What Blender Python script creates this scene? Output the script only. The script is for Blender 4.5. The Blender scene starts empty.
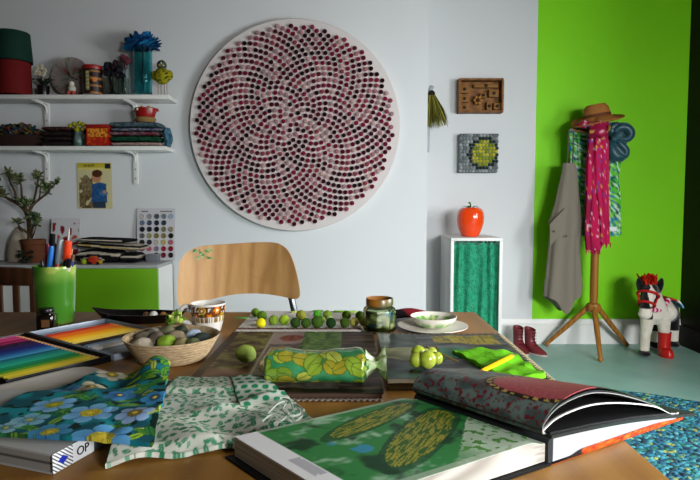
import bpy, bmesh, math, random
from mathutils import Vector, Matrix, noise
from math import sin, cos, pi, sqrt, atan, atan2, hypot
random.seed(7)
SC = bpy.context.scene
COL = SC.collection
# ------------------------------------------------------------------ camera, world, daylight, exposure
F, PITCH, CAMZ = 560.0, atan(35/560), 1.0
cam = bpy.data.objects.new('camera', bpy.data.cameras.new('camera')); COL.objects.link(cam)
cam.location = (0, 0, CAMZ); cam.rotation_euler = (pi/2 - PITCH, 0, 0)
cam.data.sensor_width = 36; cam.data.lens = 36*F/700; cam.data.clip_start = .02
SC.camera = cam
W = bpy.data.worlds.new('World'); SC.world = W; W.use_nodes = True
W.node_tree.nodes['Background'].inputs[0].default_value = (.8, .88, 1, 1)
W.node_tree.nodes['Background'].inputs[1].default_value = .15
def area(name, loc, rot, sx, sy, power, color):
    l = bpy.data.lights.new(name, 'AREA'); l.shape = 'RECTANGLE'; l.size = sx; l.size_y = sy
    l.energy = power; l.color = color
    o = bpy.data.objects.new(name, l); COL.objects.link(o); o.location = loc; o.rotation_euler = rot
    return o
area('daylight_front_window', (2.05, -1.8, 1.95), (pi/2-.34, 0, -.34), 1.7, 1.6, 450, (.97, .985, 1))
area('daylight_side_window', (2.62, 1.3, 1.35), (pi/2, 0, pi/2), 1.3, 1.0, 70, (.95, .98, 1))
SC.view_settings.view_transform = 'Standard'; SC.view_settings.look = 'None'
SC.view_settings.exposure = 0.72; SC.view_settings.gamma = 1.0; SC.view_settings.use_curve_mapping = False

# ------------------------------------------------------------------ helpers
_f = Vector((0, cos(PITCH), -sin(PITCH))); _u = Vector((0, sin(PITCH), cos(PITCH)))
def ray(u, v): return Vector((1, 0, 0))*((u-350)/F) + _u*((240-v)/F) + _f
def onY(u, v, Y):
    d = ray(u, v); return Vector((0, 0, CAMZ)) + d*(Y/d.y)
ZT = .70
def onZ(u, v, z=ZT):
    d = ray(u, v); return Vector((0, 0, CAMZ)) + d*((z-CAMZ)/d.z)
def lin(c):
    if isinstance(c, str):
        c = c.lstrip('#'); c = [int(c[i:i+2], 16)/255 for i in (0, 2, 4)]
    return tuple((x/12.92 if x <= .04045 else ((x+.055)/1.055)**2.4) for x in c[:3])
def mixc(a, b, t): return tuple(x+(y-x)*t for x, y in zip(a, b))
def clamp(x, a=0., b=1.): return max(a, min(b, x))
def sm(a, b, x):
    t = clamp((x-a)/(b-a)); return t*t*(3-2*t)
def nz(x, y=0., z=0.): return noise.noise(Vector((x, y, z)))

def newmat(name):
    m = bpy.data.materials.new(name); m.use_nodes = True
    return m, m.node_tree, m.node_tree.nodes['Principled BSDF']
def mat(name, col=None, rough=.6, metal=0., noise_scale=0, noise_amt=.0, bump=0., bump_scale=200, spec=.5, col2=None, stretch=(1, 1, 1), trans=0., alpha=1., coat=0., sheen=0.):
    """principled; col None = the colours kept on the mesh itself"""
    if rough >= .55 and spec == .5: spec = .18
    m, t, b = newmat(name); N = t.nodes; L = t.links
    b.inputs['Roughness'].default_value = rough; b.inputs['Metallic'].default_value = metal
    b.inputs['Specular IOR Level'].default_value = spec
    b.inputs['Transmission Weight'].default_value = trans; b.inputs['Alpha'].default_value = alpha
    b.inputs['Coat Weight'].default_value = coat
    b.inputs['Sheen Weight'].default_value = sheen
    tc = N.new('ShaderNodeTexCoord'); mp = N.new('ShaderNodeMapping'); mp.inputs['Scale'].default_value = stretch
    L.new(tc.outputs['Object'], mp.inputs[0])
    if col is None:
        a = N.new('ShaderNodeAttribute'); a.attribute_name = 'Col'; src = a.outputs['Color']
    else:
        r = N.new('ShaderNodeRGB'); r.outputs[0].default_value = (*lin(col), 1); src = r.outputs[0]
    if noise_scale:
        n = N.new('ShaderNodeTexNoise'); n.inputs['Scale'].default_value = noise_scale; n.inputs['Detail'].default_value = 5
        L.new(mp.outputs[0], n.inputs['Vector'])
        mx = N.new('ShaderNodeMix'); mx.data_type = 'RGBA'
        rr = N.new('ShaderNodeMapRange'); rr.inputs[1].default_value = .3; rr.inputs[2].default_value = .7
        rr.inputs[4].default_value = 1.0 if col2 else noise_amt
        L.new(n.outputs[0], rr.inputs[0]); L.new(rr.outputs[0], mx.inputs[0])
        L.new(src, mx.inputs[6])
        if col2: mx.inputs[7].default_value = (*lin(col2), 1)
        else: mx.inputs[7].default_value = (0, 0, 0, 1)
        src = mx.outputs[2]
    L.new(src, b.inputs['Base Color'])
    if bump:
        n2 = N.new('ShaderNodeTexNoise'); n2.inputs['Scale'].default_value = bump_scale; n2.inputs['Detail'].default_value = 3
        L.new(mp.outputs[0], n2.inputs['Vector'])
        bp = N.new('ShaderNodeBump'); bp.inputs['Strength'].default_value = bump; bp.inputs['Distance'].default_value = .004
        L.new(n2.outputs[0], bp.inputs['Height']); L.new(bp.outputs[0], b.inputs['Normal'])
    return m
def wood(name, c1, c2, rough=.45, scale=(1, 1, 1), wscale=6, dist=6, coat=0.):
    m, t, b = newmat(name); N = t.nodes; L = t.links
    tc = N.new('ShaderNodeTexCoord'); mp = N.new('ShaderNodeMapping'); mp.inputs['Scale'].default_value = scale
    L.new(tc.outputs['Object'], mp.inputs[0])
    w = N.new('ShaderNodeTexWave'); w.wave_type = 'BANDS'; w.inputs['Scale'].default_value = wscale
    w.inputs['Distortion'].default_value = dist; w.inputs['Detail'].default_value = 3; w.inputs['Detail Scale'].default_value = 1.2
    L.new(mp.outputs[0], w.inputs['Vector'])
    n = N.new('ShaderNodeTexNoise'); n.inputs['Scale'].default_value = 60; n.inputs['Detail'].default_value = 4
    mp2 = N.new('ShaderNodeMapping'); mp2.inputs['Scale'].default_value = tuple(s*(3 if s >= 1 else .3) for s in scale)
    L.new(tc.outputs['Object'], mp2.inputs[0]); L.new(mp2.outputs[0], n.inputs['Vector'])
    ad = N.new('ShaderNodeMath'); ad.operation = 'MULTIPLY_ADD'; ad.inputs[1].default_value = .5
    L.new(n.outputs[0], ad.inputs[0])
    ml = N.new('ShaderNodeMath'); ml.operation = 'MULTIPLY'; ml.inputs[1].default_value = .55; L.new(w.outputs['Fac'], ml.inputs[0])
    L.new(ml.outputs[0], ad.inputs[2])
    mx = N.new('ShaderNodeMix'); mx.data_type = 'RGBA'
    mx.inputs[6].default_value = (*lin(c1), 1); mx.inputs[7].default_value = (*lin(c2), 1)
    L.new(ad.outputs[0], mx.inputs[0]); L.new(mx.outputs[2], b.inputs['Base Color'])
    b.inputs['Roughness'].default_value = rough; b.inputs['Specular IOR Level'].default_value = .3; b.inputs['Coat Weight'].default_value = coat; b.inputs['Coat Roughness'].default_value = .15
    return m
def glass(name, col, rough=.03, ior=1.45):
    m, t, b = newmat(name)
    b.inputs['Base Color'].default_value = (*lin(col), 1); b.inputs['Transmission Weight'].default_value = 1
    b.inputs['Roughness'].default_value = rough; b.inputs['IOR'].default_value = ior
    return m

class MB:
    def __init__(s): s.v = []; s.f = []; s.c = []
    def _add(s, vs, fs, col):
        o = len(s.v); s.v += [Vector(p) for p in vs]
        s.f += [tuple(i+o for i in f) for f in fs]
        s.c += [col(p) for p in s.v[o:]] if callable(col) else ([lin(col)]*len(vs) if isinstance(col, str) else [col]*len(vs))
        return s
    def box(s, cx, cy, cz, sx, sy, sz, col=(.5, .5, .5), bev=0., M=None, seg=2):
        b = bmesh.new(); bmesh.ops.create_cube(b, size=1)
        for v in b.verts: v.co = Vector((v.co.x*sx, v.co.y*sy, v.co.z*sz))
        if bev: bmesh.ops.bevel(b, geom=b.edges[:], offset=bev, segments=seg, profile=.5, affect='EDGES')
        T = Matrix.Translation((cx, cy, cz)) if M is None else M
        b.verts.index_update()
        s._add([T @ v.co for v in b.verts], [[v.index for v in f.verts] for f in b.faces], col); b.free(); return s
    def lathe(s, prof, c=(0, 0, 0), n=32, col=(.5, .5, .5), sx=1, sy=1, caps=True, M=None, wob=None):
        vs = []; fs = []
        for k, (r, z) in enumerate(prof):
            for i in range(n):
                a = 2*pi*i/n; rr = r*(wob(a, z) if wob else 1)
                vs.append(Vector((rr*cos(a)*sx, rr*sin(a)*sy, z)))
        for k in range(len(prof)-1):
            for i in range(n):
                j = (i+1) % n; fs.append((k*n+i, k*n+j, (k+1)*n+j, (k+1)*n+i))
        if caps:
            fs.append(tuple(reversed(range(n)))); fs.append(tuple((len(prof)-1)*n+i for i in range(n)))
        T = Matrix.Translation(c) @ (M or Matrix())
        s._add([T @ v for v in vs], fs, col); return s
    def tube(s, pts, r, n=8, col=(.5, .5, .5), flat=1.):
        pts = [Vector(p) for p in pts]; m = len(pts); rs = r if isinstance(r, (list, tuple)) else [r]*m
        vs = []; fs = []; ref = None
        for k, p in enumerate(pts):
            d = (pts[min(k+1, m-1)]-pts[max(k-1, 0)]); d = d.normalized() if d.length > 1e-9 else Vector((0, 0, 1))
            if ref is None: ref = Vector((0, 0, 1)) if abs(d.z) < .9 else Vector((1, 0, 0))
            a = (ref - d*ref.dot(d)).normalized(); bb = d.cross(a); ref = a
            for i in range(n): vs.append(p + (a*cos(2*pi*i/n)*flat + bb*sin(2*pi*i/n))*rs[k])
        for k in range(m-1):
            for i in range(n):
                j = (i+1) % n; fs.append((k*n+i, k*n+j, (k+1)*n+j, (k+1)*n+i))
        fs.append(tuple(reversed(range(n)))); fs.append(tuple((m-1)*n+i for i in range(n)))
        s._add(vs, fs, col); return s
    def ball(s, c, r, col=(.5, .5, .5), n=12, m=8, M=None, lump=0.):
        rx, ry, rz = r if isinstance(r, (tuple, list)) else (r, r, r)
        vs = [(0, 0, -rz)]; fs = []
        for k in range(1, m):
            t = pi*k/m
            for i in range(n):
                a = 2*pi*i/n; vs.append((rx*sin(t)*cos(a), ry*sin(t)*sin(a), -rz*cos(t)))
        vs.append((0, 0, rz)); e = len(vs)-1
        for i in range(n): fs.append((0, 1+(i+1) % n, 1+i)); fs.append((e, e-n+i, e-n+(i+1) % n))
        for k in range(m-2):
            for i in range(n):
                j = (i+1) % n; fs.append((1+k*n+i, 1+k*n+j, 1+(k+1)*n+j, 1+(k+1)*n+i))
        T = Matrix.Translation(c) @ (M or Matrix()); out = []
        for p in vs:
            p = Vector(p)
            if lump: p = p*(1+lump*nz(p.x/rx*1.3+c[0]*31, p.y/ry*1.3+c[1]*17, p.z/rz*1.3))
            out.append(T @ p)
        s._add(out, fs, col); return s
    def prism(s, poly, z0, z1, col=(.5, .5, .5), M=None):
        n = len(poly); T = M or Matrix()
        vs = [T @ Vector((x, y, z0)) for x, y in poly]+[T @ Vector((x, y, z1)) for x, y in poly]
        fs = [tuple(reversed(range(n))), tuple(range(n, 2*n))]+[(i, (i+1) % n, n+(i+1) % n, n+i) for i in range(n)]
        s._add(vs, fs, col); return s
    def sheet(s, nu, nv, fn, col=(.5, .5, .5), thick=.002, colb=None, along=None):
        """closed thin sheet: fn(u,v) top surface, lower surface thick below along the normal"""
        g = [[Vector(fn(i/nu, j/nv)) for i in range(nu+1)] for j in range(nv+1)]
        vs = []; cs = []; lo = []
        for j in range(nv+1):
            for i in range(nu+1):
                du = g[j][min(i+1, nu)]-g[j][max(i-1, 0)]; dv = g[min(j+1, nv)][i]-g[max(j-1, 0)][i]
                nn = along or du.cross(dv).normalized()
                vs.append(g[j][i]); lo.append(g[j][i]-Vector(nn)*thick)
                c = col(i/nu, j/nv) if callable(col) else col
                cs.append(lin(c) if isinstance(c, str) else c)
        w = nu+1; n = len(vs); fs = []
        for j in range(nv):
            for i in range(nu):
                a = j*w+i; fs.append((a, a+1, a+1+w, a+w)); fs.append((n+a, n+a+w, n+a+1+w, n+a+1))
        for i in range(nu):
            fs.append((i+1, i, n+i, n+i+1)); a = nv*w+i; fs.append((a, a+1, n+a+1, n+a))
        for j in range(nv):
            a = j*w; fs.append((a, a+w, n+a+w, n+a)); a = j*w+nu; fs.append((a+w, a, n+a, n+a+w))
        o = len(s.v); s.v += vs+lo; s.f += [tuple(i+o for i in f) for f in fs]
        cb = lin(colb) if isinstance(colb, str) else colb
        s.c += cs+([cb]*n if cb else cs); return s
    def loft(s, rings, col=(.5, .5, .5), caps=True):
        """rings: equal length lists of points"""
        n = len(rings[0]); vs = [p for r in rings for p in r]; fs = []
        for k in range(len(rings)-1):
            for i in range(n):
                j = (i+1) % n; fs.append((k*n+i, k*n+j, (k+1)*n+j, (k+1)*n+i))
        if caps: fs.append(tuple(reversed(range(n)))); fs.append(tuple((len(rings)-1)*n+i for i in range(n)))
        s._add(vs, fs, col); return s
    def build(s, name, m, parent=None, smooth=True, ang=40, at=None):
        me = bpy.data.meshes.new(name)
        off = Vector((0, 0, 0))
        if at is not None: off = Vector(at)
        me.from_pydata([p-off for p in s.v], [], s.f); me.validate()
        b = bmesh.new(); b.from_mesh(me); bmesh.ops.recalc_face_normals(b, faces=b.faces[:]); b.to_mesh(me); b.free()
        if len(me.vertices) == len(s.c):
            ca = me.color_attributes.new('Col', 'FLOAT_COLOR', 'POINT')
            flat = []
            for c in s.c: flat += [c[0], c[1], c[2], 1]
            ca.data.foreach_set('color', flat)
        if smooth: me.shade_smooth(); me.set_sharp_from_angle(angle=math.radians(ang))
        me.materials.append(m)
        o = bpy.data.objects.new(name, me); COL.objects.link(o)
        if parent is not None: o.parent = parent
        elif at is not None: o.location = off
        return o
def thing(name, label, cat, loc=(0, 0, 0), rz=0., group=None):
    o = bpy.data.objects.new(name, None); COL.objects.link(o); o.empty_display_size = .05
    o.location = loc; o.rotation_euler = (0, 0, rz); o['label'] = label; o['category'] = cat
    if o.location.z > .1: o.location.z += .0004
    if group: o['group'] = group
    return o
def tag(o, label, cat, group=None, kind=None):
    o['label'] = label; o['category'] = cat
    if group: o['group'] = group
    if kind: o['kind'] = kind
    return o
def struct(o, label, cat):
    o['kind'] = 'structure'; o['label'] = label; o['category'] = cat; return o
def remesh(mb, voxel, smooth_it=6):
    """fuse overlapping solids into one continuous skin; returns a mesh"""
    me = bpy.data.meshes.new('tmp'); me.from_pydata(mb.v, [], mb.f)
    b = bmesh.new(); b.from_mesh(me); bmesh.ops.recalc_face_normals(b, faces=b.faces[:]); b.to_mesh(me); b.free()
    o = bpy.data.objects.new('tmp', me); COL.objects.link(o)
    r = o.modifiers.new('r', 'REMESH'); r.mode = 'VOXEL'; r.voxel_size = voxel
    q = o.modifiers.new('s', 'SMOOTH'); q.iterations = smooth_it; q.factor = .5
    bpy.context.view_layer.update()
    me2 = bpy.data.meshes.new_from_object(o.evaluated_get(bpy.context.evaluated_depsgraph_get()))
    bpy.data.objects.remove(o); bpy.data.meshes.remove(me)
    return me2
def painted(me, name, colfn, m, parent=None):
    me.name = name
    ca = me.color_attributes.new('Col', 'FLOAT_COLOR', 'POINT'); flat = []
    for v in me.vertices: flat += [*colfn(v.co), 1]
    ca.data.foreach_set('color', flat); me.materials.clear(); me.materials.append(m); me.shade_smooth()
    o = bpy.data.objects.new(name, me); COL.objects.link(o)
    if parent is not None: o.parent = parent
    return o
def lettering(txt, size, M, name, m, parent, depth=.0004):
    cu = bpy.data.curves.new('t', 'FONT'); cu.body = txt; cu.size = size; cu.extrude = depth; cu.align_x = 'CENTER'; cu.align_y = 'CENTER'
    o = bpy.data.objects.new('t', cu); COL.objects.link(o); bpy.context.view_layer.update()
    me = bpy.data.meshes.new_from_object(o.evaluated_get(bpy.context.evaluated_depsgraph_get()))
    bpy.data.objects.remove(o); me.name = name; me.transform(M); me.materials.clear(); me.materials.append(m)
    r = bpy.data.objects.new(name, me); COL.objects.link(r); r.parent = parent; return r
def spline(pts, k):
    """Catmull-Rom through pts, k points per span"""
    P = [Vector(p) for p in pts]; out = []
    for i in range(len(P)-1):
        a, b, c, d = P[max(i-1, 0)], P[i], P[i+1], P[min(i+2, len(P)-1)]
        for q in range(k):
            t = q/k; out.append(.5*((2*b)+(c-a)*t+(2*a-5*b+4*c-d)*t*t+(3*b-a-3*c+d)*t**3))
    out.append(P[-1]); return out

# ------------------------------------------------------------------ shared materials
VC = mat('painted matt', None, .75)
VCF = mat('printed cotton', None, .85, bump=.25, bump_scale=500, spec=.2)
VCG = mat('printed glossy paper', None, .42, spec=.25)
VCP = mat('glossy plastic', None, .3)
VCW = mat('wool yarn', None, .95, bump=.9, bump_scale=260, spec=.1)
FELT = mat('felted wool', None, .95, bump=.6, bump_scale=300, spec=.1)
WHITEP = mat('white painted wood', '#DADAD6', .45, noise_scale=4, noise_amt=.05)
WALLW = mat('white wall paint', '#CDCFD0', .8, noise_scale=1.5, noise_amt=.04, bump=.05, bump_scale=60)
GREENW = mat('lime green wall paint', '#7CD200', .6, noise_scale=2, noise_amt=.06, bump=.05, bump_scale=50, spec=.3)
DARK = mat('almost black brown paint', '#17110E', .6)
# ------------------------------------------------------------------ the room
Y1, Y2, XR, XL, YF, CEIL = 3.6, 4.0, 2.38, -2.7, -.8, 2.75
XE = onY(427, 180, Y1).x
XG = onY(532.2, 300, Y2).x
struct(MB().box((XL+XR)/2, 1.2, -.05, XR-XL+.4, 5.9, .1).build('floor', mat('worn teal lino', '#98BFB6', .4, noise_scale=3, col2='#7FAAA1', bump=.1, bump_scale=30), smooth=False), 'worn pale teal lino floor', 'floor')
struct(MB().box((XL+XR)/2, 1.2, CEIL+.05, XR-XL+.4, 5.9, .1)  .build('ceiling', mat('warm ceiling paint', '#7E6A58', .9), smooth=False), 'unseen ceiling above the frame, toned brown to dim bounced light', 'ceiling')  # out of view; brown chosen to darken and warm light bounced onto upper walls
struct(MB().box((XL+XE)/2, Y1+.25, CEIL/2, XE-XL, .5, CEIL).build('wall_back_left', WALLW, smooth=False), 'white wall standing forward, carrying the shelves and round artwork', 'wall')
struct(MB().box((XE+XG)/2, Y2+.05, CEIL/2, XG-XE, .1, CEIL).build('wall_back_middle', WALLW, smooth=False), 'white recessed wall behind the curtained cabinet', 'wall')
struct(MB().box((XG+XR)/2, Y2+.05, CEIL/2, XR-XG, .1, CEIL).build('wall_back_right', GREENW, smooth=False), 'lime green painted wall behind the coat stand', 'wall')
struct(MB().box(XL-.05, 1.2, CEIL/2, .1, 5.6, CEIL).build('wall_left', mat('grey paint', '#4A4642', .8), smooth=False), 'grey side wall outside the frame', 'wall')
def holed(name, axis, c, a0, a1, h0, h1, z0, z1, m, label):
    b = MB(); t = .2
    for (p, q, r, s_) in ((a0, h0, 0, CEIL), (h1, a1, 0, CEIL), (h0, h1, 0, z0), (h0, h1, z1, CEIL)):
        if axis == 'x': b.box(c, (p+q)/2, (r+s_)/2, t, q-p, s_-r)
        else: b.box((p+q)/2, c, (r+s_)/2, q-p, t, s_-r)
    struct(b.build(name, m, smooth=False), label, 'wall')
holed('wall_right', 'x', XR+.1, YF, Y2+.1, .55, 2.05, .75, 1.9, DARK, 'almost black side wall at the right edge of the room')
holed('wall_front', 'y', YF-.1, XL, XR, 1.0, 2.32, .55, 1.69, mat('warm grey paint', '#4E443C', .8), 'wall behind the viewer with a window')
def frame(name, axis, c, h0, h1, z0, z1, label):
    b = MB(); w = .05
    for (p, q, r, s_) in ((h0, h0+w, z0, z1), (h1-w, h1, z0, z1), (h0, h1, z0, z0+w), (h0, h1, z1-w, z1), ((h0+h1)/2-w/2, (h0+h1)/2+w/2, z0, z1)):
        if axis == 'x': b.box(c, (p+q)/2, (r+s_)/2, .05, q-p, s_-r)
        else: b.box((p+q)/2, c, (r+s_)/2, q-p, .05, s_-r)
    struct(b.build(name, WHITEP, smooth=False), label, 'window')
frame('window_1', 'x', XR+.14, .55, 2.05, .75, 1.9, 'side window letting in the daylight')
frame('window_2', 'y', YF-.14, 1.0, 2.32, .55, 1.69, 'window behind the viewer')
def skirting(name, x0, x1, y, label, m=WHITEP):
    b = MB(); P = [(0, 0), (0, .165), (-.008, .18), (-.014, .15), (-.02, .14), (-.02, 0)]
    b.loft([[Vector((x, y+p, q)) for p, q in P] for x in (x0, x1)])
    struct(b.build(name, m, smooth=False), label, 'skirting board')
skirting('baseboard_back_right', XG, XR, Y2, 'tall white skirting board below the green wall')
skirting('baseboard_back_middle', XE, XG, Y2, 'white skirting board below the white recessed wall')
skirting('baseboard_back_left', XL, XE, Y1, 'white skirting board behind the sideboard')
b = MB(); b.box(XR-.01, (2.3+Y2)/2, .07, .02, Y2-2.3-.04, .14)
struct(b.build('baseboard_right', DARK, smooth=False), 'dark brown skirting at the foot of the black side wall', 'skirting board')

# ------------------------------------------------------------------ table
TX0, TX1, TY0, TY1 = -1.28, .352, .3, 1.56
TW = wood('brown table top', '#936A2E', '#7A5222', .42, (1, .12, 1), 5, 4, coat=.06)
t = thing('table', 'large brown wooden work table covered with craft things', 'table', ((TX0+TX1)/2, (TY0+TY1)/2, 0))
b = MB(); b.box(0, 0, ZT-.016, TX1-TX0, TY1-TY0, .032, bev=.004); b.build('tabletop', TW, t)
b = MB()
for sy in (-1, 1): b.box(0, sy*(TY1-TY0-.2)/2, ZT-.075, TX1-TX0-.2, .02, .085)
for sx in (-1, 1): b.box(sx*(TX1-TX0-.2)/2, 0, ZT-.075, .02, TY1-TY0-.2, .085)
b.build('apron_rail', TW, t, smooth=False)
for sx in (-1, 1):
    for sy in (-1, 1):
        x, y = sx*(TX1-TX0-.16)/2, sy*(TY1-TY0-.16)/2
        MB().loft([[Vector((x+dx*w, y+dy*w, z)) for dx, dy in ((-1, -1), (1, -1), (1, 1), (-1, 1))] for z, w in ((0, .02), (ZT-.033, .034))]).build('leg', TW, t, smooth=False)

# ------------------------------------------------------------------ sideboard
SBZ = .645; SY0, SY1 = 3.30, Y1-.003; SX1 = onY(158, 300, SY0).x; SX0 = -2.55; SXG = onY(73, 300, SY0).x
GRT = mat('pale grey laminate', '#9A9C9C', .5)
t = thing('sideboard', 'low white sideboard with lime green door under the shelves', 'sideboard', ((SX0+SX1)/2, (SY0+SY1)/2, 0))
o_ = t.location
MB().box((SX0+SX1)/2, (SY0+SY1)/2, SBZ-.01, SX1-SX0, SY1-SY0, .02, bev=.002).build('top_board', GRT, t, at=o_)
b = MB()
b.box(SX1-.01, (SY0+SY1)/2+.01, (SBZ-.02+.05)/2, .02, SY1-SY0-.02, SBZ-.07)
b.box((SX0+SX1)/2, SY1-.006, (SBZ+.03)/2, SX1-SX0, .012, SBZ-.07)
b.box(SX0+.01, (SY0+SY1)/2+.01, (SBZ+.03)/2, .02, SY1-SY0-.02, SBZ-.07)
b.box(SXG-.03, (SY0+SY1)/2+.01, (SBZ+.03)/2, .02, SY1-SY0-.02, SBZ-.07)
b.box((SX0+SX1)/2, (SY0+SY1)/2, .04, SX1-SX0, SY1-SY0, .04)
b.build('carcass', WHITEP, t, smooth=False, at=o_)
MB().box((SXG+SX1)/2-.01, SY0+.009, (SBZ-.02+.06)/2, SX1-SXG+.02, .018, SBZ-.082, bev=.002).build('door', mat('lime door paint', '#6DAA08', .5), t, at=o_)

# ------------------------------------------------------------------ wall shelves with brackets
SCR = mat('grey screw', '#4A4A4A', .4, .7)
def shelf(v_top, label, brs, x1u):
    ySh = 3.43; z = onY(100, v_top, ySh).z; x1 = onY(x1u, v_top, ySh).x; x0 = -2.45
    t = thing('wall_shelf', label, 'shelf', ((x0+x1)/2, Y1, z), group='white bracket shelves')
    MB().box((x0+x1)/2, (ySh+Y1)/2-.001, z-.0125, x1-x0, Y1-ySh-.002, .025, bev=.002).build('shelf_board', WHITEP, t, at=t.location)
    for u in brs:
        x = onY(u, v_top, Y1-.01).x; b = MB()
        b.box(x, Y1-.006, z-.125, .032, .01, .2, bev=.002)
        b.tube(spline([(x, Y1-.008, z-.085), (x, Y1-.02, z-.05), (x, Y1-.06, z-.034), (x, Y1-.14, z-.029)], 4), .006, 8)
        b.box(x, Y1-.08, z-.028, .028, .14, .006)
        br = b.build('bracket', WHITEP, t, at=t.location)
        for q in (.07, .13, .19): MB().ball((x, Y1-.012, z-q), (.0045, .003, .0045), n=8, m=4).build('screw', SCR, br, at=t.location)
    return z
ZS1 = shelf(94.5, 'upper white wall shelf carrying the teal vase and tins', (46, 134), 168.5)
ZS2 = shelf(146, 'lower white wall shelf carrying folded textiles', (46, 135), 165.5)

# ------------------------------------------------------------------ round dotted artwork
c = onY(295, 126, Y1-.04); R = 104/F*(Y1-.04)
t = thing('round_artwork', 'large round white wall panel covered in rings of plum and red dots', 'artwork', (c.x, Y1, c.z))
Mx = Matrix.Rotation(pi/2, 4, 'X')
MB().lathe([(R-.004, .002), (R, .006), (R, .042), (R-.004, .046)], n=128, M=Mx).build('backing_board', mat('off white board', '#C8C0BE', .7), t)
dots = []; n_d = 980; Rd = R*.935; ph = random.Random(3)
cols = ['#200C16', '#2E0E1C', '#4A0C20', '#600F28', '#6C1630', '#3A0A1A', '#7A3440', '#94646A', '#A88886', '#8E7476', '#4A1022', '#160A10']
for k in range(n_d):
    r = Rd*sqrt((k+.5)/n_d); a = k*pi*(3-sqrt(5))+.6
    x, z = r*cos(a), r*sin(a)
    sector = sin(3*atan2(z, x)+r*14)+.5*sin(8*a)
    i = int(clamp((sector+1.2)/2.6*8+ph.uniform(-4.5, 4.5), 0, 11)) if ph.random() < .5 else ph.randrange(12)
    dots.append((x, z, cols[i]))
HALO = mat('painted pink dot shadows', '#CDB3B0', .8)
b = MB()
for x, z, cc in dots: b.lathe([(.0185, 0), (.0185, .0012), (.017, .002)], (x-.004, -.0462, z-.002), 10, M=Mx)  # each dot's pinkish shadow and bounce, painted as discs set down and left
hb = b.build('pink_shadow_halos', HALO, t); hb['kind'] = 'stuff'
def dot(b, x, z, cc):
    b.lathe([(.004, 0), (.004, .007), (.0128, .0075), (.0141, .011), (.0124, .0165), (.006, .0185)], (x, -.047, z), 10, cc, M=Mx)
near = sorted(dots, key=lambda d: (d[0]+c.x)**2+(d[1]+c.z-1)**2)[:100]; ns = set((d[0], d[1]) for d in near)
for x, z, cc in near:
    b = MB(); dot(b, x, z, cc); b.build('felt_dot', FELT, t)
b = MB()
for x, z, cc in dots:
    if (x, z) not in ns: dot(b, x, z, cc)
b.build('felt_dots', FELT, t)['kind'] = 'stuff'

# ------------------------------------------------------------------ curtained cabinet in the recess
CX0, CX1, CYf, CYb = .645, onY(503, 240, 3.57).x, 3.57, 3.975
CZ = onY(470, 238, CYf).z
t = thing('cabinet', 'narrow white cabinet with a green gathered curtain', 'cabinet', ((CX0+CX1)/2, (CYf+CYb)/2, 0)); o_ = t.location
b = MB(); d = CYb-CYf; my = (CYf+CYb)/2
b.box((CX0+CX1)/2, my, CZ-.01, CX1-CX0, d, .02, bev=.002)
for x in (CX0+.01, CX1-.01): b.box(x, my, (CZ-.02)/2, .02, d-.002, CZ-.02, bev=.001)
b.box((CX0+CX1)/2, CYb-.006, CZ/2, CX1-CX0-.042, .01, CZ-.06)
b.box((CX0+CX1)/2, my, .04, CX1-CX0-.042, d-.02, .02)
b.build('carcass', WHITEP, t, at=o_)
MB().tube([(CX0+.021, CYf+.03, CZ-.04), (CX1-.021, CYf+.03, CZ-.04)], .004).build('curtain_wire', mat('wire', '#777777', .4, 1), t, at=o_)
def curt(u, v):
    x = CX0+.024+u*(CX1-CX0-.048); z = CZ-.03-v*(CZ-.1)
    g = sin(u*pi*9+1.5*sin(u*7))*(.012-.004*v)+.006*nz(u*8, v*3)
    if v < .05: g *= .6; z += .006*sin(u*60)
    return (x+.004*sin(v*6+u*20), CYf+.03+g, z)
def curtc(u, v):
    n1 = nz(u*70, v*150, 3); n2 = nz(u*10, v*20, 9)
    c1 = mixc(lin('#1F8A66'), lin('#177A58'), sm(-.2, .3, n2))
    return mixc(c1, lin('#8FD0B4'), sm(.2, .4, n1)*.4)
MB().sheet(110, 150, curt, curtc, .002).build('curtain', VCF, t, at=o_)
# tomato shaped pot
p = onY(470, 237.5, 3.72); T0 = Vector((onY(470, 237, 3.74).x, 3.74, CZ))
t = thing('tomato_jar', 'shiny orange red tomato shaped jar standing on the white cabinet', 'ornament', T0)
k = 1/ (F/3.74)
prof = [(r*k, z*k) for r, z in ((0.5, 0), (7, 0), (9.5, 3), (12, 9), (13.2, 15), (13.4, 20), (12.4, 25), (9.5, 28.5), (5, 29), (1.5, 27.2))]
ss = spline([(r, 0, z) for r, z in prof], 4)
MB().lathe([(max(p.x, .0005), p.z) for p in ss], n=48, wob=lambda a, z: 1+.03*cos(5*a)*sm(.02, .14, z)).build('jar_body', mat('tomato glaze', '#E5430E', .2, coat=.6), t)
b = MB()
b.tube(spline([(0, 0, 27*k), (.002, 0, 31*k), (-.006, 0, 34*k), (-.012, 0, 33*k)], 5), .0045, 8, '#2E5A20')
for q in range(5):
    a = q*2*pi/5+.3; b.tube([(0, 0, 28*k), (6*k*cos(a), 6*k*sin(a), 30.5*k), (9.5*k*cos(a), 9.5*k*sin(a), 29.4*k)], [.006, .005, .001], 6, '#2E5A20', flat=.4)
b.build('stalk', VC, t)

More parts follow.
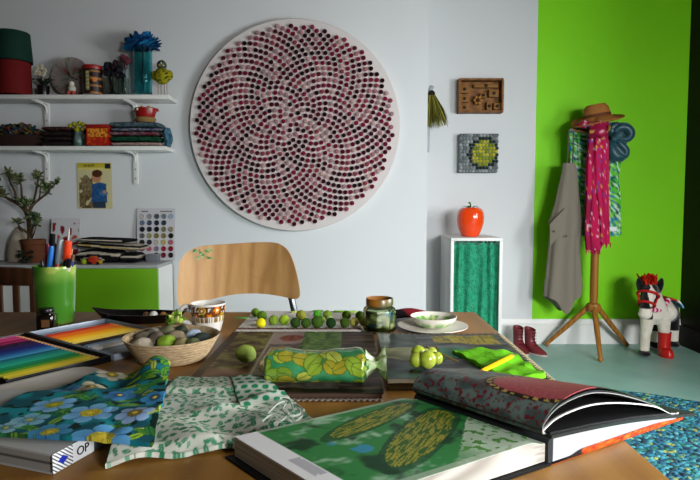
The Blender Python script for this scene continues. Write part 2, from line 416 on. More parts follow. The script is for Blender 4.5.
# ------------------------------------------------------------------ pieces hung on the recessed wall
c = onY(480, 96.5, Y2-.03); w, h = 44/F*(Y2-.05), 33/F*(Y2-.05)
t = thing('printers_tray', 'brown wooden box with small wooden shapes hung on white wall', 'box', (c.x, Y2, c.z))
WB = wood('brown tray wood', '#8A5A22', '#5A3412', .6, (.2, 1, 1), 20)
b = MB(); D = .07
b.box(0, -.005, 0, w, .01, h)
for sx in (-1, 1): b.box(sx*(w/2-.007), -D/2, 0, .014, D, h, bev=.001)
for sz in (-1, 1): b.box(0, -D/2, sz*(h/2-.007), w-.028, D, .014, bev=.001)
for i in range(15):
    for sz in (-1, 1): b.box(-w/2+.012+i*(w-.024)/14, -D-.003, sz*(h/2-.007), .012, .007, .014)
for i in range(9):
    for sx in (-1, 1): b.box(sx*(w/2-.007), -D-.003, -h/2+.025+i*(h-.05)/8, .014, .007, .012)
b.build('tray_frame', WB, t, smooth=False)
LW = mat('carved wood bits', None, .6)
for (x, z, sx, sz) in ((-.36, .2, .2, .22), (-.36, -.08, .2, .2), (-.36, -.34, .2, .18), (.12, .3, .55, .1), (.3, .08, .22, .22), (.38, -.3, .16, .2), (.2, -.3, .12, .25), (.06, .02, .14, .14)):
    b = MB(); b.box(x*w, -.03, z*h, sx*w, .035, sz*h, '#7D5526', bev=.003)
    b.lathe([(.011, .0), (.011, .006), (.008, .008)], (x*w, -.048, z*h), 12, '#2B1B0C', M=Mx); b.build('wooden_block', LW, t)
b = MB()
for q in range(6):
    a = q*pi/3; b.ball((-.06*w+.022*cos(a), -.035, -.12*h+.022*sin(a)), (.012, .02, .012), '#A5743A', 10, 6)
b.ball((-.06*w, -.04, -.12*h), .013, '#3A220E'); b.build('flower_carving', LW, t)

c = onY(478, 153.5, Y2-.03); w = 38.5/F*(Y2-.05)
t = thing('knitted_square', 'square grey bobble panel with a yellow green circle, hung on white wall', 'wall hanging', (c.x, Y2, c.z))
MB().box(0, -.025, 0, w, .05, w, bev=.008).build('backing_pad', mat('grey felt', '#6F7474', .9), t)
b1, b2, b3 = MB(), MB(), MB(); rr = random.Random(5); N = 12
for i in range(N):
    for j in range(N):
        x = (i+.5+.25*(j % 2)-.12)/N*w-w/2; z = (j+.5)/N*w-w/2; dd = hypot(x-.035, z-.0)
        if dd < .088: bb, cc = b2, rr.choice(['#A9A72C', '#8F9A22', '#BDB53A', '#7C8C20'])
        elif dd < .112: bb, cc = b3, rr.choice(['#23302A', '#2F3A36'])
        else: bb, cc = b1, rr.choice(['#8E9496', '#7D8486', '#9DA3A4', '#6D7476'])
        bb.ball((x, -.05, z), (.0125, .014, .0115), cc, 8, 6, lump=.25)
b1.build('grey_bobbles', VCW, t); b2.build('yellow_bobbles', VCW, t); b3.build('dark_ring_bobbles', VCW, t)

# grass whisk hung on the side of the forward wall
c = onY(433, 97, 3.78); t = thing('grass_whisk', 'dry olive grass whisk hanging head down at the wall corner', 'brush', (XE+.05, 3.78, c.z+.02))
b = MB(); rr = random.Random(8)
for q in range(260):
    a = rr.uniform(0, 2*pi); s_ = sqrt(rr.random()); L = rr.uniform(.14, .225)
    p0 = Vector((.018*s_*cos(a), .018*s_*sin(a), 0)); p1 = Vector((max(-.03, .07*s_*cos(a)+.01), .05*s_*sin(a), -L*.6)); p2 = Vector((max(-.04, .1*s_*cos(a)+.015), .07*s_*sin(a), -L))
    b.tube([p0, p1, p2], [.0022, .0026, .0012], 4, rr.choice(['#6F6A22', '#8A8332', '#55521A', '#9A9448', '#47461A']))
b.build('grass_head', VC, t)
MB().lathe([(.02, -.012), (.024, -.006), (.024, .006), (.014, .02)], n=16).build('binding', mat('dark twine', '#20180F', .9), t)
MB().tube([(-.022, .05, -.38), (-.018, .05, -.2), (-.01, .03, .0), (0, 0, .05)], .017, 8).build('handle', mat('grey painted handle', '#9AA2A6', .6), t)
# ------------------------------------------------------------------ rug
RC = Vector((1.12, 1.98, 0)); RR = 1.0
def rugm():
    m, t, b = newmat('braided rug'); N = t.nodes; L = t.links
    tc = N.new('ShaderNodeTexCoord'); v = N.new('ShaderNodeTexVoronoi'); v.inputs['Scale'].default_value = 56
    L.new(tc.outputs['Object'], v.inputs['Vector'])
    s = N.new('ShaderNodeSeparateColor'); L.new(v.outputs['Color'], s.inputs[0])
    r = N.new('ShaderNodeValToRGB'); r.color_ramp.interpolation = 'CONSTANT'
    for i, (p, c) in enumerate(((0, '#10506A'), (.2, '#1F7288'), (.36, '#0E3346'), (.52, '#3A8A94'), (.68, '#1F6C60'), (.8, '#8A9450'), (.88, '#256A84'), (.95, '#4F979E'))):
        e = r.color_ramp.elements[i] if i < 2 else r.color_ramp.elements.new(p)
        e.position = p; e.color = (*lin(c), 1)
    L.new(s.outputs[0], r.inputs[0]); L.new(r.outputs[0], b.inputs['Base Color'])
    bp = N.new('ShaderNodeBump'); bp.invert = True; bp.inputs['Strength'].default_value = .9; bp.inputs['Distance'].default_value = .012
    L.new(v.outputs['Distance'], bp.inputs['Height']); L.new(bp.outputs[0], b.inputs['Normal']); b.inputs['Roughness'].default_value = .95
    return m
prof = [(RR-.008, .001), (RR, .008)]
nr = 34
for k in range(nr*4, 0, -1):
    r = RR*k/(nr*4); prof.append((r, .014+.005*abs(sin(k*pi/4))))
prof.append((.002, .014))
o = MB().lathe(prof, n=120).build('braided_rug', rugm(), ang=80)
o.location = (RC.x, RC.y, 0); tag(o, 'round braided rug in blue, teal and yellow lying on teal floor', 'rug')

# ------------------------------------------------------------------ coat stand
SY = 3.78; sx0 = onY(595, 250, SY).x
ST = wood('coat stand beech', '#A8722E', '#7D4F1B', .4, (1, 1, .12), 10, 3)
hub = onY(593, 306, SY).z
t = thing('coat_stand', 'brown wooden tripod coat stand in front of green wall', 'coat stand', (sx0, SY, 0))
MB().lathe([(.02, hub-.03), (.022, hub), (.0265, hub+.06), (.025, .9), (.021, 1.58), (.012, 1.6)], n=20).build('pole', ST, t)
MB().lathe([(.02, hub-.045), (.043, hub-.035), (.05, hub-.01), (.043, hub+.015), (.02, hub+.025)], n=24).build('hub', ST, t)
feet = [(-.272, .13), (.21, .135), (.05, -.185)]
fpx = [(547, 344.5), (626.5, 345), (600.5, 360)]
for u, v in fpx:
    g = onZ(u, v, .012); d = Vector((g.x-sx0, g.y-SY, 0))
    if SY+d.y > 3.95: d.y = 3.95-SY
    n_ = d.normalized()
    b = MB(); b.tube([n_*.03+Vector((0, 0, hub-.005)), d*.5+n_*.01+Vector((0, 0, hub*.5+.01)), d+Vector((0, 0, .02))], [.019, .018, .013], 12)
    b.ball(d+Vector((0, 0, .0165)), (.0165, .0165, .0163)); b.build('leg', ST, t)
for a, zz in ((pi*.95, 1.47), (0.1, 1.46), (-pi/2, 1.45), (pi*.5, 1.47)):
    e = Vector((cos(a), sin(a), 0))
    MB().tube([e*.012+Vector((0, 0, zz)), e*.08+Vector((0, 0, zz+.02)), e*.15+Vector((0, 0, zz+.03)), e*.165+Vector((0, 0, zz+.055))], [.011, .01, .009, .01], 10).build('peg', ST, t)
# hat
hc = onY(598, 121, SY-.0); t = thing('brimmed_hat', 'tan brown brimmed hat resting on top of the coat stand', 'hat', (sx0-.018, SY-.02, 1.572), rz=.2); t.rotation_euler = (0, -.16, .2)
HM = mat('tan felt hat', '#94602F', .9, bump=.2, bump_scale=200)
def brim(a, z): return 1+.05*cos(2*a)
b = MB(); vs = []
prof = [(.085, .0), (.12, -.006), (.16, -.012), (.185, -.006), (.19, .0), (.186, .004), (.16, -.004), (.12, .004), (.098, .01), (.094, .04), (.086, .07), (.066, .092), (.03, .094), (.003, .088)]
b.lathe(prof, n=48, sx=.92, sy=.8, caps=False)
for p in b.v:
    if hypot(p.x, p.y) > .1: p.z += .028*(p.y/.15)*1.0 - .03*(p.x/.17)**2*(1 if p.x < 0 else -.1)
hb_ = b.build('felt_body', HM, t)
MB().lathe([(.0985, .006), (.1, .01), (.0975, .03), (.095, .03)], n=48, sx=.92, sy=.8).build('hat_band', mat('brown hat ribbon', '#5A3016', .7), hb_)
# pink scarf
SPK = mat('pink printed scarf', None, .8, spec=.2, bump=.15, bump_scale=200)
def spk(p):
    n1 = nz(p.x*70, p.y*10, p.z*46); n2 = nz(p.x*64+9, p.z*52, 4)
    c = mixc(lin('#B01048'), lin('#8A0A38'), sm(-.1, .4, nz(p.x*10, p.z*5, 1)))
    if n1 > .47: c = lin('#D8A8B8')
    elif n2 > .5: c = lin('#D0A040')
    elif n2 < -.5: c = lin('#5C3C9C')
    return c
def hang(pts, n, nr, k, amp, ph=0.):
    """pleated hanging cloth: pts (x, y, z, rx, ry)"""
    rings = []; q = spline([p[:3] for p in pts], nr); w = spline([(p[3], p[4], 0) for p in pts], nr)
    for c_, r_ in zip(q, w):
        rg = []
        for i in range(n):
            a = 2*pi*i/n; g = 1+amp*cos(k*a+ph+2*nz(c_.z*4, ph))+.06*nz(3*cos(a), 3*sin(a), c_.z*8)
            rg.append(Vector((c_.x+r_.x*g*cos(a), c_.y+r_.y*g*sin(a), c_.z)))
        rings.append(rg)
    return rings
def X(u, v, Y): p = onY(u, v, Y); return p.x, p.z
ys = SY-.085
t = thing('pink_scarf', 'long crimson pink patterned scarf knotted on the coat stand under the hat', 'scarf', (sx0, ys, 1.5))
b = MB()
def col_pts(lst, y):
    out = []
    for u, v, hw, d in lst:
        x, z = X(u, v, y); out.append((x, y, z, hw/F*y, d))
    return out
b.loft(hang(col_pts([(597, 124, 6, .02), (597, 140, 8, .035), (595, 165, 7.5, .03), (593, 200, 6.8, .026), (593, 230, 7.5, .025), (593.5, 250, 7, .02)], ys), 56, 12, 7, .16), spk)
t1 = b.build('scarf_tail', SPK, t, at=t.location); t1_ = t1
b = MB(); b.loft(hang(col_pts([(600, 124, 5, .02), (600, 145, 7, .03), (601, 175, 6.5, .028), (603, 210, 5, .024), (605, 244, 4.2, .02)], ys-.02), 48, 12, 6, .18, 2.), spk)
t2 = b.build('scarf_tail', SPK, t, at=t.location)
b = MB(); kx, kz = X(597, 126, ys-.02)
b.tube(spline([(kx-.1, ys+.03, kz+.01), (kx-.06, ys-.02, kz+.012), (kx, ys-.04, kz-.01), (kx+.05, ys-.01, kz+.01), (kx+.06, ys+.05, kz+.02)], 6), [.015, .018, .021, .024, .027, .03]*2+[.035]*6+[.034]*7, 14, spk)
b.ball((kx, ys-.045, kz-.03), (.06, .045, .055), spk, 20, 14, lump=.4); b.build('knot', SPK, t, at=t.location)
rr = random.Random(2)
for u0, v0, n_, par in ((593, 250, 26, t1), (606, 244, 16, t2)):
    b = MB()
    for q in range(n_):
        uu = u0+rr.uniform(-7.5, 7.5) if n_ > 20 else u0+rr.uniform(-5, 5); p0 = onY(uu, v0-1, ys+rr.uniform(-.012, .012)); L = rr.uniform(.02, .04)
        b.tube([p0, p0+Vector((rr.uniform(-.004, .004), 0, -L))], [.003, .0015], 5, '#B5104A')
    b.build('fringe', SPK, par, at=t.location)
# green printed dress hung behind
yd = SY+.055
def drc(p):
    n1 = nz(p.x*60, p.z*60, 2); n2 = nz(p.x*58+5, p.z*58, 8)
    c = lin('#52B52E')
    if n1 > .2: c = lin('#C2E2C4')
    elif n1 < -.18: c = lin('#0B3B4A')
    if n2 > .26: c = lin('#1E6FA0')
    elif n2 < -.3: c = lin('#8CC83C')
    return c
t = thing('printed_dress', 'green, white and blue printed dress hanging behind the pink scarf', 'dress', (sx0, yd, 1.5))
b = MB(); b.loft(hang(col_pts([(595, 124, 16, .018), (595, 132, 24, .03), (595, 150, 23, .038), (595, 180, 22, .04), (597, 205, 21, .04), (599, 236, 20, .036)], yd), 90, 12, 11, .13), drc)
b.build('cloth_body', mat('dress cotton', None, .85, spec=.2), t, at=t.location)
x, z = X(613, 229, yd-.06); MB().box(x, yd-.06, z, .05, .003, .03, bev=.001).build('care_tag', mat('white satin tag', '#D5DDE0', .6), t, at=t.location)
# teal ruffled scarf
tx, tz = X(619, 139, SY-.07); t = thing('teal_scarf', 'dark teal ruffled scarf bunched on the right of the coat stand', 'scarf', (tx, SY-.07, tz))
TM = mat('teal satin', '#07434E', .45, sheen=.2, noise_scale=20, noise_amt=.3)
def tl(u, v, dy=0.): q = onY(u, v, SY-.07+dy); return Vector((q.x-tx, dy, q.z-tz))
for pts, r_ in (([(612, 137, 0), (617, 128, -.02), (626, 127, -.03), (631, 133, -.03), (627, 139, -.02), (615, 139, 0)], .034), ([(613, 140, -.01), (611, 148, -.03), (615, 156, -.035), (622, 157, -.03), (622, 149, -.025), (615, 141, -.01)], .032), ([(614, 138, -.01), (620, 143, -.04), (626, 150, -.04), (624, 156, -.03), (616, 148, -.03), (612, 140, -.01)], .028)):
    b = MB(); q = spline([tl(*p) for p in pts], 8); b.tube(q, [r_*(.75+.3*sin(pi*i/(len(q)-1))) for i in range(len(q))], 14, flat=.75); b.build('bow_loop', TM, t)
b = MB(); b.ball((-.03, -.03, .01), (.034, .03, .04), n=14, m=10, lump=.4); b.ball((.015, -.0, .0), (.05, .03, .06), n=18, m=12, lump=.5); b.build('bow_knot', TM, t)
b = MB(); px, pz = X(603, 118, SY-.07)
b.tube(spline([(px-tx, .045, pz-tz), (-.055, .0, .055), (-.03, .0, .03), (0, 0, 0)], 6), [.03]*8+[.026]*11, 12)
b.ball((-.03, .0, .075), (.045, .035, .035), n=14, m=10, lump=.4); b.build('gathered_end', TM, t)
# beige apron
ya = SY-.01
AP = mat('beige linen', '#766F63', .9, bump=.4, bump_scale=300, spec=.15)
t = thing('linen_apron', 'beige linen apron hanging by its strap left of the pink scarf', 'apron', (onY(568, 200, ya).x, ya, 1.3))
rows = [(163, 563, 575), (172, 562, 577), (185, 559, 578), (200, 556, 579), (215, 552, 581), (222, 549, 582.5), (226, 551, 581), (250, 549, 579), (275, 546.5, 580), (290, 545, 581), (299, 544.5, 580)]
rings = []; n = 72
for k, (v, ul, ur) in enumerate(rows):
    x0, z = X(ul, v, ya); x1, _ = X(ur, v, ya); rg = []
    for i in range(n):
        a = 2*pi*i/n; g = 1+(.07+.16*k/10)*cos(6*a+.6+.3*k*.3); ca = cos(a)
        zz = z
        if k >= 9: zz += (.02*sin(a*2+1) - .075*math.exp(-((ca-.05)/.35)**2)*(1 if k == 10 else .4) + .03*max(0, ca-.4))
        rg.append(Vector(((x0+x1)/2+(x1-x0)/2*ca*(1+.3*(g-1)), ya+(.02+.03*min(k/6, 1))*g*sin(a), zz)))
    rings.append(rg)
b = MB(); b.loft(rings); apc = b.build('apron_cloth', AP, t, at=t.location)
b = MB()
for (ua, va, ub, vb) in ((569, 131, 566.5, 166), (573.5, 131, 572, 166)):
    p0 = onY(ua, va, ya); p1 = onY(ub, vb, ya); b.tube([p0, (p0+p1)/2+Vector((.004, 0, 0)), p1-Vector((0, 0, .02))], .0085, 8, flat=.35)
p0 = onY(569, 131, ya); p1 = onY(573.5, 131, ya); b.tube([p0, (p0+p1)/2+Vector((0, 0, .012)), p1], .0085, 8)
b.build('neck_strap', AP, t, at=t.location)
b = MB(); x0, z0 = X(549, 226, ya-.05); x1, z1 = X(566, 207, ya-.05)
def pk(u, v):
    q = onY(550+u*15, 224-u*16+v*22, ya-.052-.006*sin(pi*u)); return q
b.sheet(8, 8, pk, thick=.008, along=(0, -1, 0))
b.build('pocket', AP, apc, at=t.location)
b = MB()
for u, v in ((554, 231), (566, 236)): q = onY(u, v, ya-.066); b.lathe([(.006, 0), (.007, .003), (.004, .004)], q, 12, M=Mx)
b.build('rivet', mat('dark brass', '#4A3020', .4, .8), apc, at=t.location)

# ------------------------------------------------------------------ toy horse
hx, hy = 2.035, 3.74
t = thing('toy_horse', 'black and white plush toy horse with red mane by green wall', 'toy horse', (hx, hy, 0), rz=0)
KH = 3.74/F   # metres per pixel there
def hp(u, v, dy=0.): q = onY(u, v, hy+dy); return Vector((q.x-hx, dy, q.z))
b = MB()
b.ball(hp(660, 309, .06), (.072, .17, .085), n=20, m=14)           # barrel, seen end on
b.ball(hp(654, 312, -.05), (.062, .07, .085), n=16, m=12)
b.ball(hp(668, 310, .14), (.06, .09, .085), n=16, m=12)
legs = {'fl': [(648, 318, -.07), (645, 335, -.09), (644, 350, -.09)], 'fr': [(663, 316, -.06), (664, 335, -.065), (664.5, 351, -.07)],
        'bl': [(659, 316, .13), (655, 334, .13), (654, 345.5, .13)], 'br': [(672, 316, .15), (673, 334, .15), (673, 345.5, .15)]}
for nme, L in legs.items():
    b.tube([hp(*L[0])+Vector((0, 0, .03)), hp(*L[1]), hp(*L[2])], [.05, .033, .032] if nme[0] == 'f' else [.05, .036, .032], 14)
    q = hp(*L[2]); q.z = .024; b.tube([hp(*L[2]), q+Vector((0, 0, .0))], [.031, .034], 14); b.ball(q+Vector((0, -.014, 0)), (.036, .045, .0225))
b.tube([hp(657, 312, -.05), hp(654, 300, -.09), hp(650, 289, -.12)], [.07, .055, .05], 16)        # neck
b.ball(hp(649, 290, -.125), (.053, .06, .055), n=16, m=12)                                        # skull
b.tube([hp(649, 291, -.14), hp(646.5, 303, -.18), hp(645, 314, -.2)], [.05, .036, .037], 16)        # face
b.ball(hp(645, 314, -.2), (.042, .04, .033), n=16, m=12)                                           # muzzle
for du, ddu in ((639.5, -3), (660.5, 3.5)):
    b.tube([hp(du+(2 if du < 650 else -2.5), 290, -.12), hp(du, 283, -.12), hp(du+ddu*.5, 278, -.125)], [.026, .023, .008], 10)
HC = Vector(hp(649, 290, -.125)); mz = hp(645, 314, -.2)
def hcol(p):
    u = p
    blk, wht, grey = lin('#0A090A'), lin('#DAD2C4'), lin('#C4BCAC')
    z = p.z
    if z < .045: return blk
    if p.y > .06: return wht if .05 < z < .125 else blk
    if z > hp(650, 319, -.1).z and p.y < -.085 or z > hp(650, 301, 0).z:
        if z < hp(650, 308, -.2).z and p.y < -.15: return wht
        e = abs(p.x-(HC.x-.012)); w_ = .026*sm(HC.z+.035, HC.z-.02, z)+.004
        if e < w_ and p.y < -.15 and z > hp(650, 306, -.2).z: return wht
        if p.x > HC.x+.035 and z < hp(650, 292, -.1).z: return wht
        return blk
    if p.x > hp(668, 300, 0).x: return blk
    return mixc(wht, grey, .5+.5*nz(p.x*30, p.y*30, p.z*30))
PL = mat('plush fur', None, .98, bump=.8, bump_scale=180, spec=.1, sheen=.4)
painted(remesh(b, .006, 4), 'plush_body', hcol, PL, t)
b = MB(); rr = random.Random(1)
for q in range(170):
    p0 = hp(648.5, 283, -.12)+Vector((rr.uniform(-.035, .035), rr.uniform(-.04, .03), rr.uniform(-.01, .01)))
    b.tube([p0, p0+Vector((rr.uniform(-.025, .025), rr.uniform(-.03, .03), rr.uniform(.02, .055)))], [.008, .004], 5, rr.choice(['#B2200F', '#C93018', '#8F1508']))
b.build('red_mane', VCW, t)
RD = mat('red ribbon', '#B51E1A', .6)
b = MB()
A_, B_ = hp(649, 289, -.13), hp(645, 314, -.2); dA = (B_-A_).normalized(); s1_ = dA.cross(Vector((1, 0, 0))).normalized(); s2_ = dA.cross(s1_)
for fr_, ra in ((.24, .062), (.62, .0475)):
    b.tube([A_.lerp(B_, fr_)+(s1_*cos(a)*1.02+s2_*sin(a))*ra for a in [2*pi*i/28 for i in range(29)]], .0085, 8)
for sg in (-1, 1):
    b.tube([A_.lerp(B_, .24)+s2_*sg*.062, A_.lerp(B_, .62)+s2_*sg*.0475], .006, 8)
b.build('bridle', RD, t)
b = MB()
for q in range(13):
    f_ = q/12; p = hp(650+18*f_, 309-9*f_+4*sin(f_*pi), -.14+.11*f_); b.ball(p+Vector((0, -.022*sin(pi*f_), 0)), .0165, '#C2185B' if q % 2 else '#E8C9CF', 10, 6)
b.build('pink_garland', VCW, t)
b = MB()
def sad(u, v):
    a = -1.0+2.2*v; return hp(663, 311, .05)+Vector((.083*sin(a)+.004, -.09+.16*u, .092*cos(a)+.0))
b.sheet(8, 14, sad, lambda u, v: '#C5281C' if v < .7 else ('#DDE3E5' if v < .82 else '#6FA6C9'), .01); b.build('saddle_cloth', VCF, t)
b = MB(); q = hp(664.5, 330, -.066)
zt = hp(664, 332, -.066).z
b.lathe([(.038, .03), (.0395, .05), (.037, .09), (.041, zt-.006), (.043, zt), (.0385, zt)], (q.x, -.067, 0), 20)
b.loft([[Vector((q.x+.04*sx_*cos(a), -.085+.062*sx_*sin(a)*(1.1 if sin(a) < 0 else .9), z)) for a in [2*pi*i/24 for i in range(24)]] for z, sx_ in ((.0, .98), (.012, 1.04), (.03, 1.0), (.052, .82), (.06, .5))])
b.build('red_rubber_boot', mat('red rubber', '#B3160F', .3), t)
for du in (-.027, .025):
    MB().ball(hp(648, 295, -.178)+Vector((du, 0.02, 0)), .008, n=10, m=6).build('eye', mat('black bead', '#050505', .1), t)

# ------------------------------------------------------------------ boots
BR = mat('oxblood leather', '#74222A', .45, noise_scale=14, noise_amt=.5); SOLE = mat('pale sole', '#B7A9A0', .7)
def boot(u, label, rz, y):
    g = onY(u, 350, y)
    t = thing('child_boot', label, 'boot', (g.x, y, 0), rz=rz, group='small red boots by the wall'); t.scale = (.84, .84, .80)
    b = MB(); rg = []
    path = [(.014, -.055, .046, .115), (.03, -.052, .046, .11), (.05, -.035, .043, .085), (.07, -.012, .04, .058), (.095, .003, .037, .044), (.13, .006, .038, .042), (.17, .005, .041, .045), (.2, .004, .043, .047), (.203, .004, .036, .04), (.18, .004, .034, .038)]
    for z, cy, rx, ry in path:
        rg.append([Vector((rx*cos(a), cy+ry*sin(a), z+(.012*sin(a) if z > .16 else 0))) for a in [2*pi*i/24 for i in range(24)]])
    b.loft(rg); b.build('boot_upper', BR, t)
    MB().loft([[Vector((rx*cos(a), -.055+ry*sin(a), z)) for a in [2*pi*i/24 for i in range(24)]] for z, rx, ry in ((0, .044, .116), (.003, .047, .119), (.014, .047, .119))]).build('sole', SOLE, t)
    b = MB()
    for q in range(5): z = .07+q*.025; b.tube([(-.022, -.042 if z > .09 else -.062, z), (0, -.046 if z > .09 else -.07, z+.004), (.022, -.042 if z > .09 else -.062, z)], .003, 6)
    b.build('laces', mat('dark laces', '#2A0E12', .8), t)
boot(518, 'oxblood child boot nearer the cabinet, left of its pair', .12, 3.80)
boot(530, 'oxblood child boot nearer the green wall, toe showing pale sole', .5, 3.76)

# ------------------------------------------------------------------ plywood chair behind the table
yc = 1.80
OAK = wood('pale oak veneer', '#C89C66', '#9E7242', .45, (1, 1, .22), 5, 16)
CH = mat('grey tube metal', '#6F7376', .3, .9)
c = onY(239, 300, yc); t = thing('plywood_chair', 'oak plywood chair with grey tube frame behind the table', 'chair', (c.x, yc, 0))
pl = [(179, 262), (178.3, 280), (178.5, 296), (180, 304), (186, 307.5), (198, 304), (212, 300.2), (228, 297), (245, 295.6), (262, 295.6), (280, 297.2), (294, 299), (299.5, 296.5), (299.8, 289), (297, 276), (292.5, 262), (287, 251.5), (279, 245.5), (269, 243.5), (250, 243.8), (225, 245.3), (205, 246.3), (194, 248), (185, 253)]
sp = spline([(u, v, 0) for u, v in pl]+[(pl[0][0], pl[0][1], 0)], 3)[:-1]
cu, cv = 239, 271
def bk(u, v):
    q = onY(u, v, yc); f_ = (u-cu)/62
    return Vector((q.x-c.x, -.055*f_*f_+.03+(q.z-.6)*.12, q.z))
fr = []; b = MB()
rad = [0., .25, .5, .75, .94, 1.]
vs = []; fs = []; n = len(sp)
for dy, rev in ((0, 0), (.011, 1)):
    o0 = len(vs)
    for r in rad[1:]:
        for p in sp: vs.append(bk(cu+(p.x-cu)*r, cv+(p.y-cv)*r)+Vector((0, dy, 0)))
    vs.append(bk(cu, cv)+Vector((0, dy, 0))); ce = len(vs)-1
    for i in range(n):
        j = (i+1) % n; fs.append((ce, o0+i, o0+j))
        for k in range(4): fs.append((o0+k*n+i, o0+(k+1)*n+i, o0+(k+1)*n+j, o0+k*n+j))
h = 5*n+1
for i in range(n):
    j = (i+1) % n; fs.append((4*n+i, h+4*n+i, h+4*n+j, 4*n+j))
b._add(vs, fs, (.5, .4, .3)); brs_ = b.build('backrest', OAK, t)
b = MB(); rr = random.Random(6)
for q in range(30):
    u, v = 191+rr.uniform(0, 18), 248+rr.uniform(.5, 12)*(1 if q > 4 else .5); a = rr.uniform(0, 6.3); s_ = rr.uniform(1, 2.4)
    pc = [bk(u+s_*cos(a+w)*k, v+s_*sin(a+w)*k*.8)+Vector((0, -.0012, 0)) for w, k in ((0, 1.2), (1.2, .6), (2.5, .9), (3.6, .6), (5, .7))]
    b._add(pc+[p+Vector((0, .0009, 0)) for p in pc], [(0, 1, 2, 3, 4), (9, 8, 7, 6, 5)]+[(i, (i+1) % 5, 5+(i+1) % 5, 5+i) for i in range(5)], rr.choice(['#4F8A4A', '#2F6A38', '#6F9A62', '#8FAA7A']))
b.build('leaf_sticker', VC, brs_)
pz = .445
for u0, v0, u1, v1, sx_ in ((183, 303, 186, 318, -1), (287, 285, 294, 312, 1)):
    top = bk(u0 if sx_ < 0 else 287, 285)+Vector((0, .022, 0)); low = Vector((.19*sx_, .05, pz-.03))
    p2 = bk(u1, v1)+Vector((0, .02, 0))
    MB().tube([top, p2.lerp(Vector((p2.x+.03*sx_, .12, .01)), .0), Vector((p2.x+.03*sx_, .12, .01))], .011, 12).build('rear_leg', CH, t)
    MB().tube(spline([low+Vector((0, .0, .01)), Vector((.19*sx_, -.3, pz-.02)), Vector((.19*sx_, -.33, pz-.05)), Vector((.2*sx_, -.36, .01))], 6), .011, 12).build('front_leg', CH, t)
def seat(u, v):
    x = (u-.5)*.4*(1-.1*v); y = -.36+.4*v
    return (x*(1-.12*(2*u-1)**2*((2*v-1)**4)), y*(1), pz+.004+.02*(2*u-1)**2-.018*sm(.2, 0, v)+.012*v)
MB().sheet(20, 20, seat, thick=.012).build('seat', OAK, t)

# ------------------------------------------------------------------ dark slatted chair at the left
DW = wood('dark stained chair wood', '#5A351E', '#3A2012', .4, (1, 1, .2), 8, 4, coat=.2)
yd = 1.97; c = onY(10, 276, yd)
t = thing('dark_wooden_chair', 'dark stained wooden chair with slatted back at the left end', 'chair', (c.x-.1, yd, 0))
zt = onY(10, 271, yd).z; w2 = .23
b = MB()
def rail(u, v): x = -w2-.012+u*(2*w2+.024); return (x, .02*(1-(2*u-1)**2)-.0, zt-.055*v-.0+.012*(1-(2*u-1)**2)*(1-v))
b.sheet(20, 4, rail, thick=.022, along=(0, -1, 0)); b.build('top_rail', DW, t)
for k in range(7):
    x = -w2+.05+k*(2*w2-.1)/6; MB().box(x, .0, (zt-.05+.47)/2, .022, .012, zt-.05-.47, bev=.002).build('slat', DW, t)
for sx_ in (-1, 1):
    MB().tube([(sx_*w2, .01, zt-.02), (sx_*w2, .0, .45), (sx_*w2, .06, .0)], .015, 8).build('rear_leg', DW, t)
    MB().tube([(sx_*w2, -.38, .44), (sx_*w2, -.38, .0)], [.018, .014], 8).build('front_leg', DW, t)
MB().box(0, .0, .47, 2*w2, .018, .03, bev=.002).build('lower_rail', DW, t)
MB().box(0, -.19, .45, 2*w2+.03, .41, .025, bev=.006).build('seat', DW, t)
# ------------------------------------------------------------------ things on the upper shelf
YS = 3.5; K = YS/F/1.0                      # metres per pixel at the shelf
GLT = glass('teal glass', '#7AD6DA', .05); GLC = glass('clear glass', '#E6EEEC', .04)
def sx(u, y=YS): return onY(u, 90, y).x
t = thing('lamp_shade', 'dark green drum lamp shade stacked on a dark red one', 'lamp shade', (sx(14.5, 3.475), 3.475, ZS1+32.2*K))
MB().lathe([(16.8*K, 0), (17.0*K, .004), (15.3*K, 27.5*K), (15.0*K, 28.1*K), (14.7*K, 27.5*K), (16.4*K, .004)], n=40, caps=False).build('shade_cloth', mat('dark green card', '#0A2C21', .8), t)
MB().lathe([(14.8*K, 26.8*K), (.03, 27.6*K), (.002, 27.6*K), (.002, 27*K), (.03, 27*K), (14.6*K, 26.4*K)], n=40, caps=False).build('top_disc', mat('dark green top', '#0A3024', .8), t)
t = thing('lamp_shade', 'dark red drum lamp shade standing under a dark green one', 'lamp shade', (sx(14.5, 3.475), 3.475, ZS1))
MB().lathe([(15.3*K, 0), (15.5*K, .004), (15.0*K, 31.6*K), (14.6*K, 32.0*K), (14.4*K, 31.2*K), (15*K, .004)], n=40, caps=False).build('shade_cloth', mat('dark red card', '#5E0B0D', .8), t)
MB().lathe([(14.6*K, 31*K), (.03, 31.8*K), (.002, 31.8*K), (.002, 31.2*K), (.03, 31.2*K), (14.4*K, 30.6*K)], n=40, caps=False).build('top_disc', mat('dark red top', '#641010', .8), t)
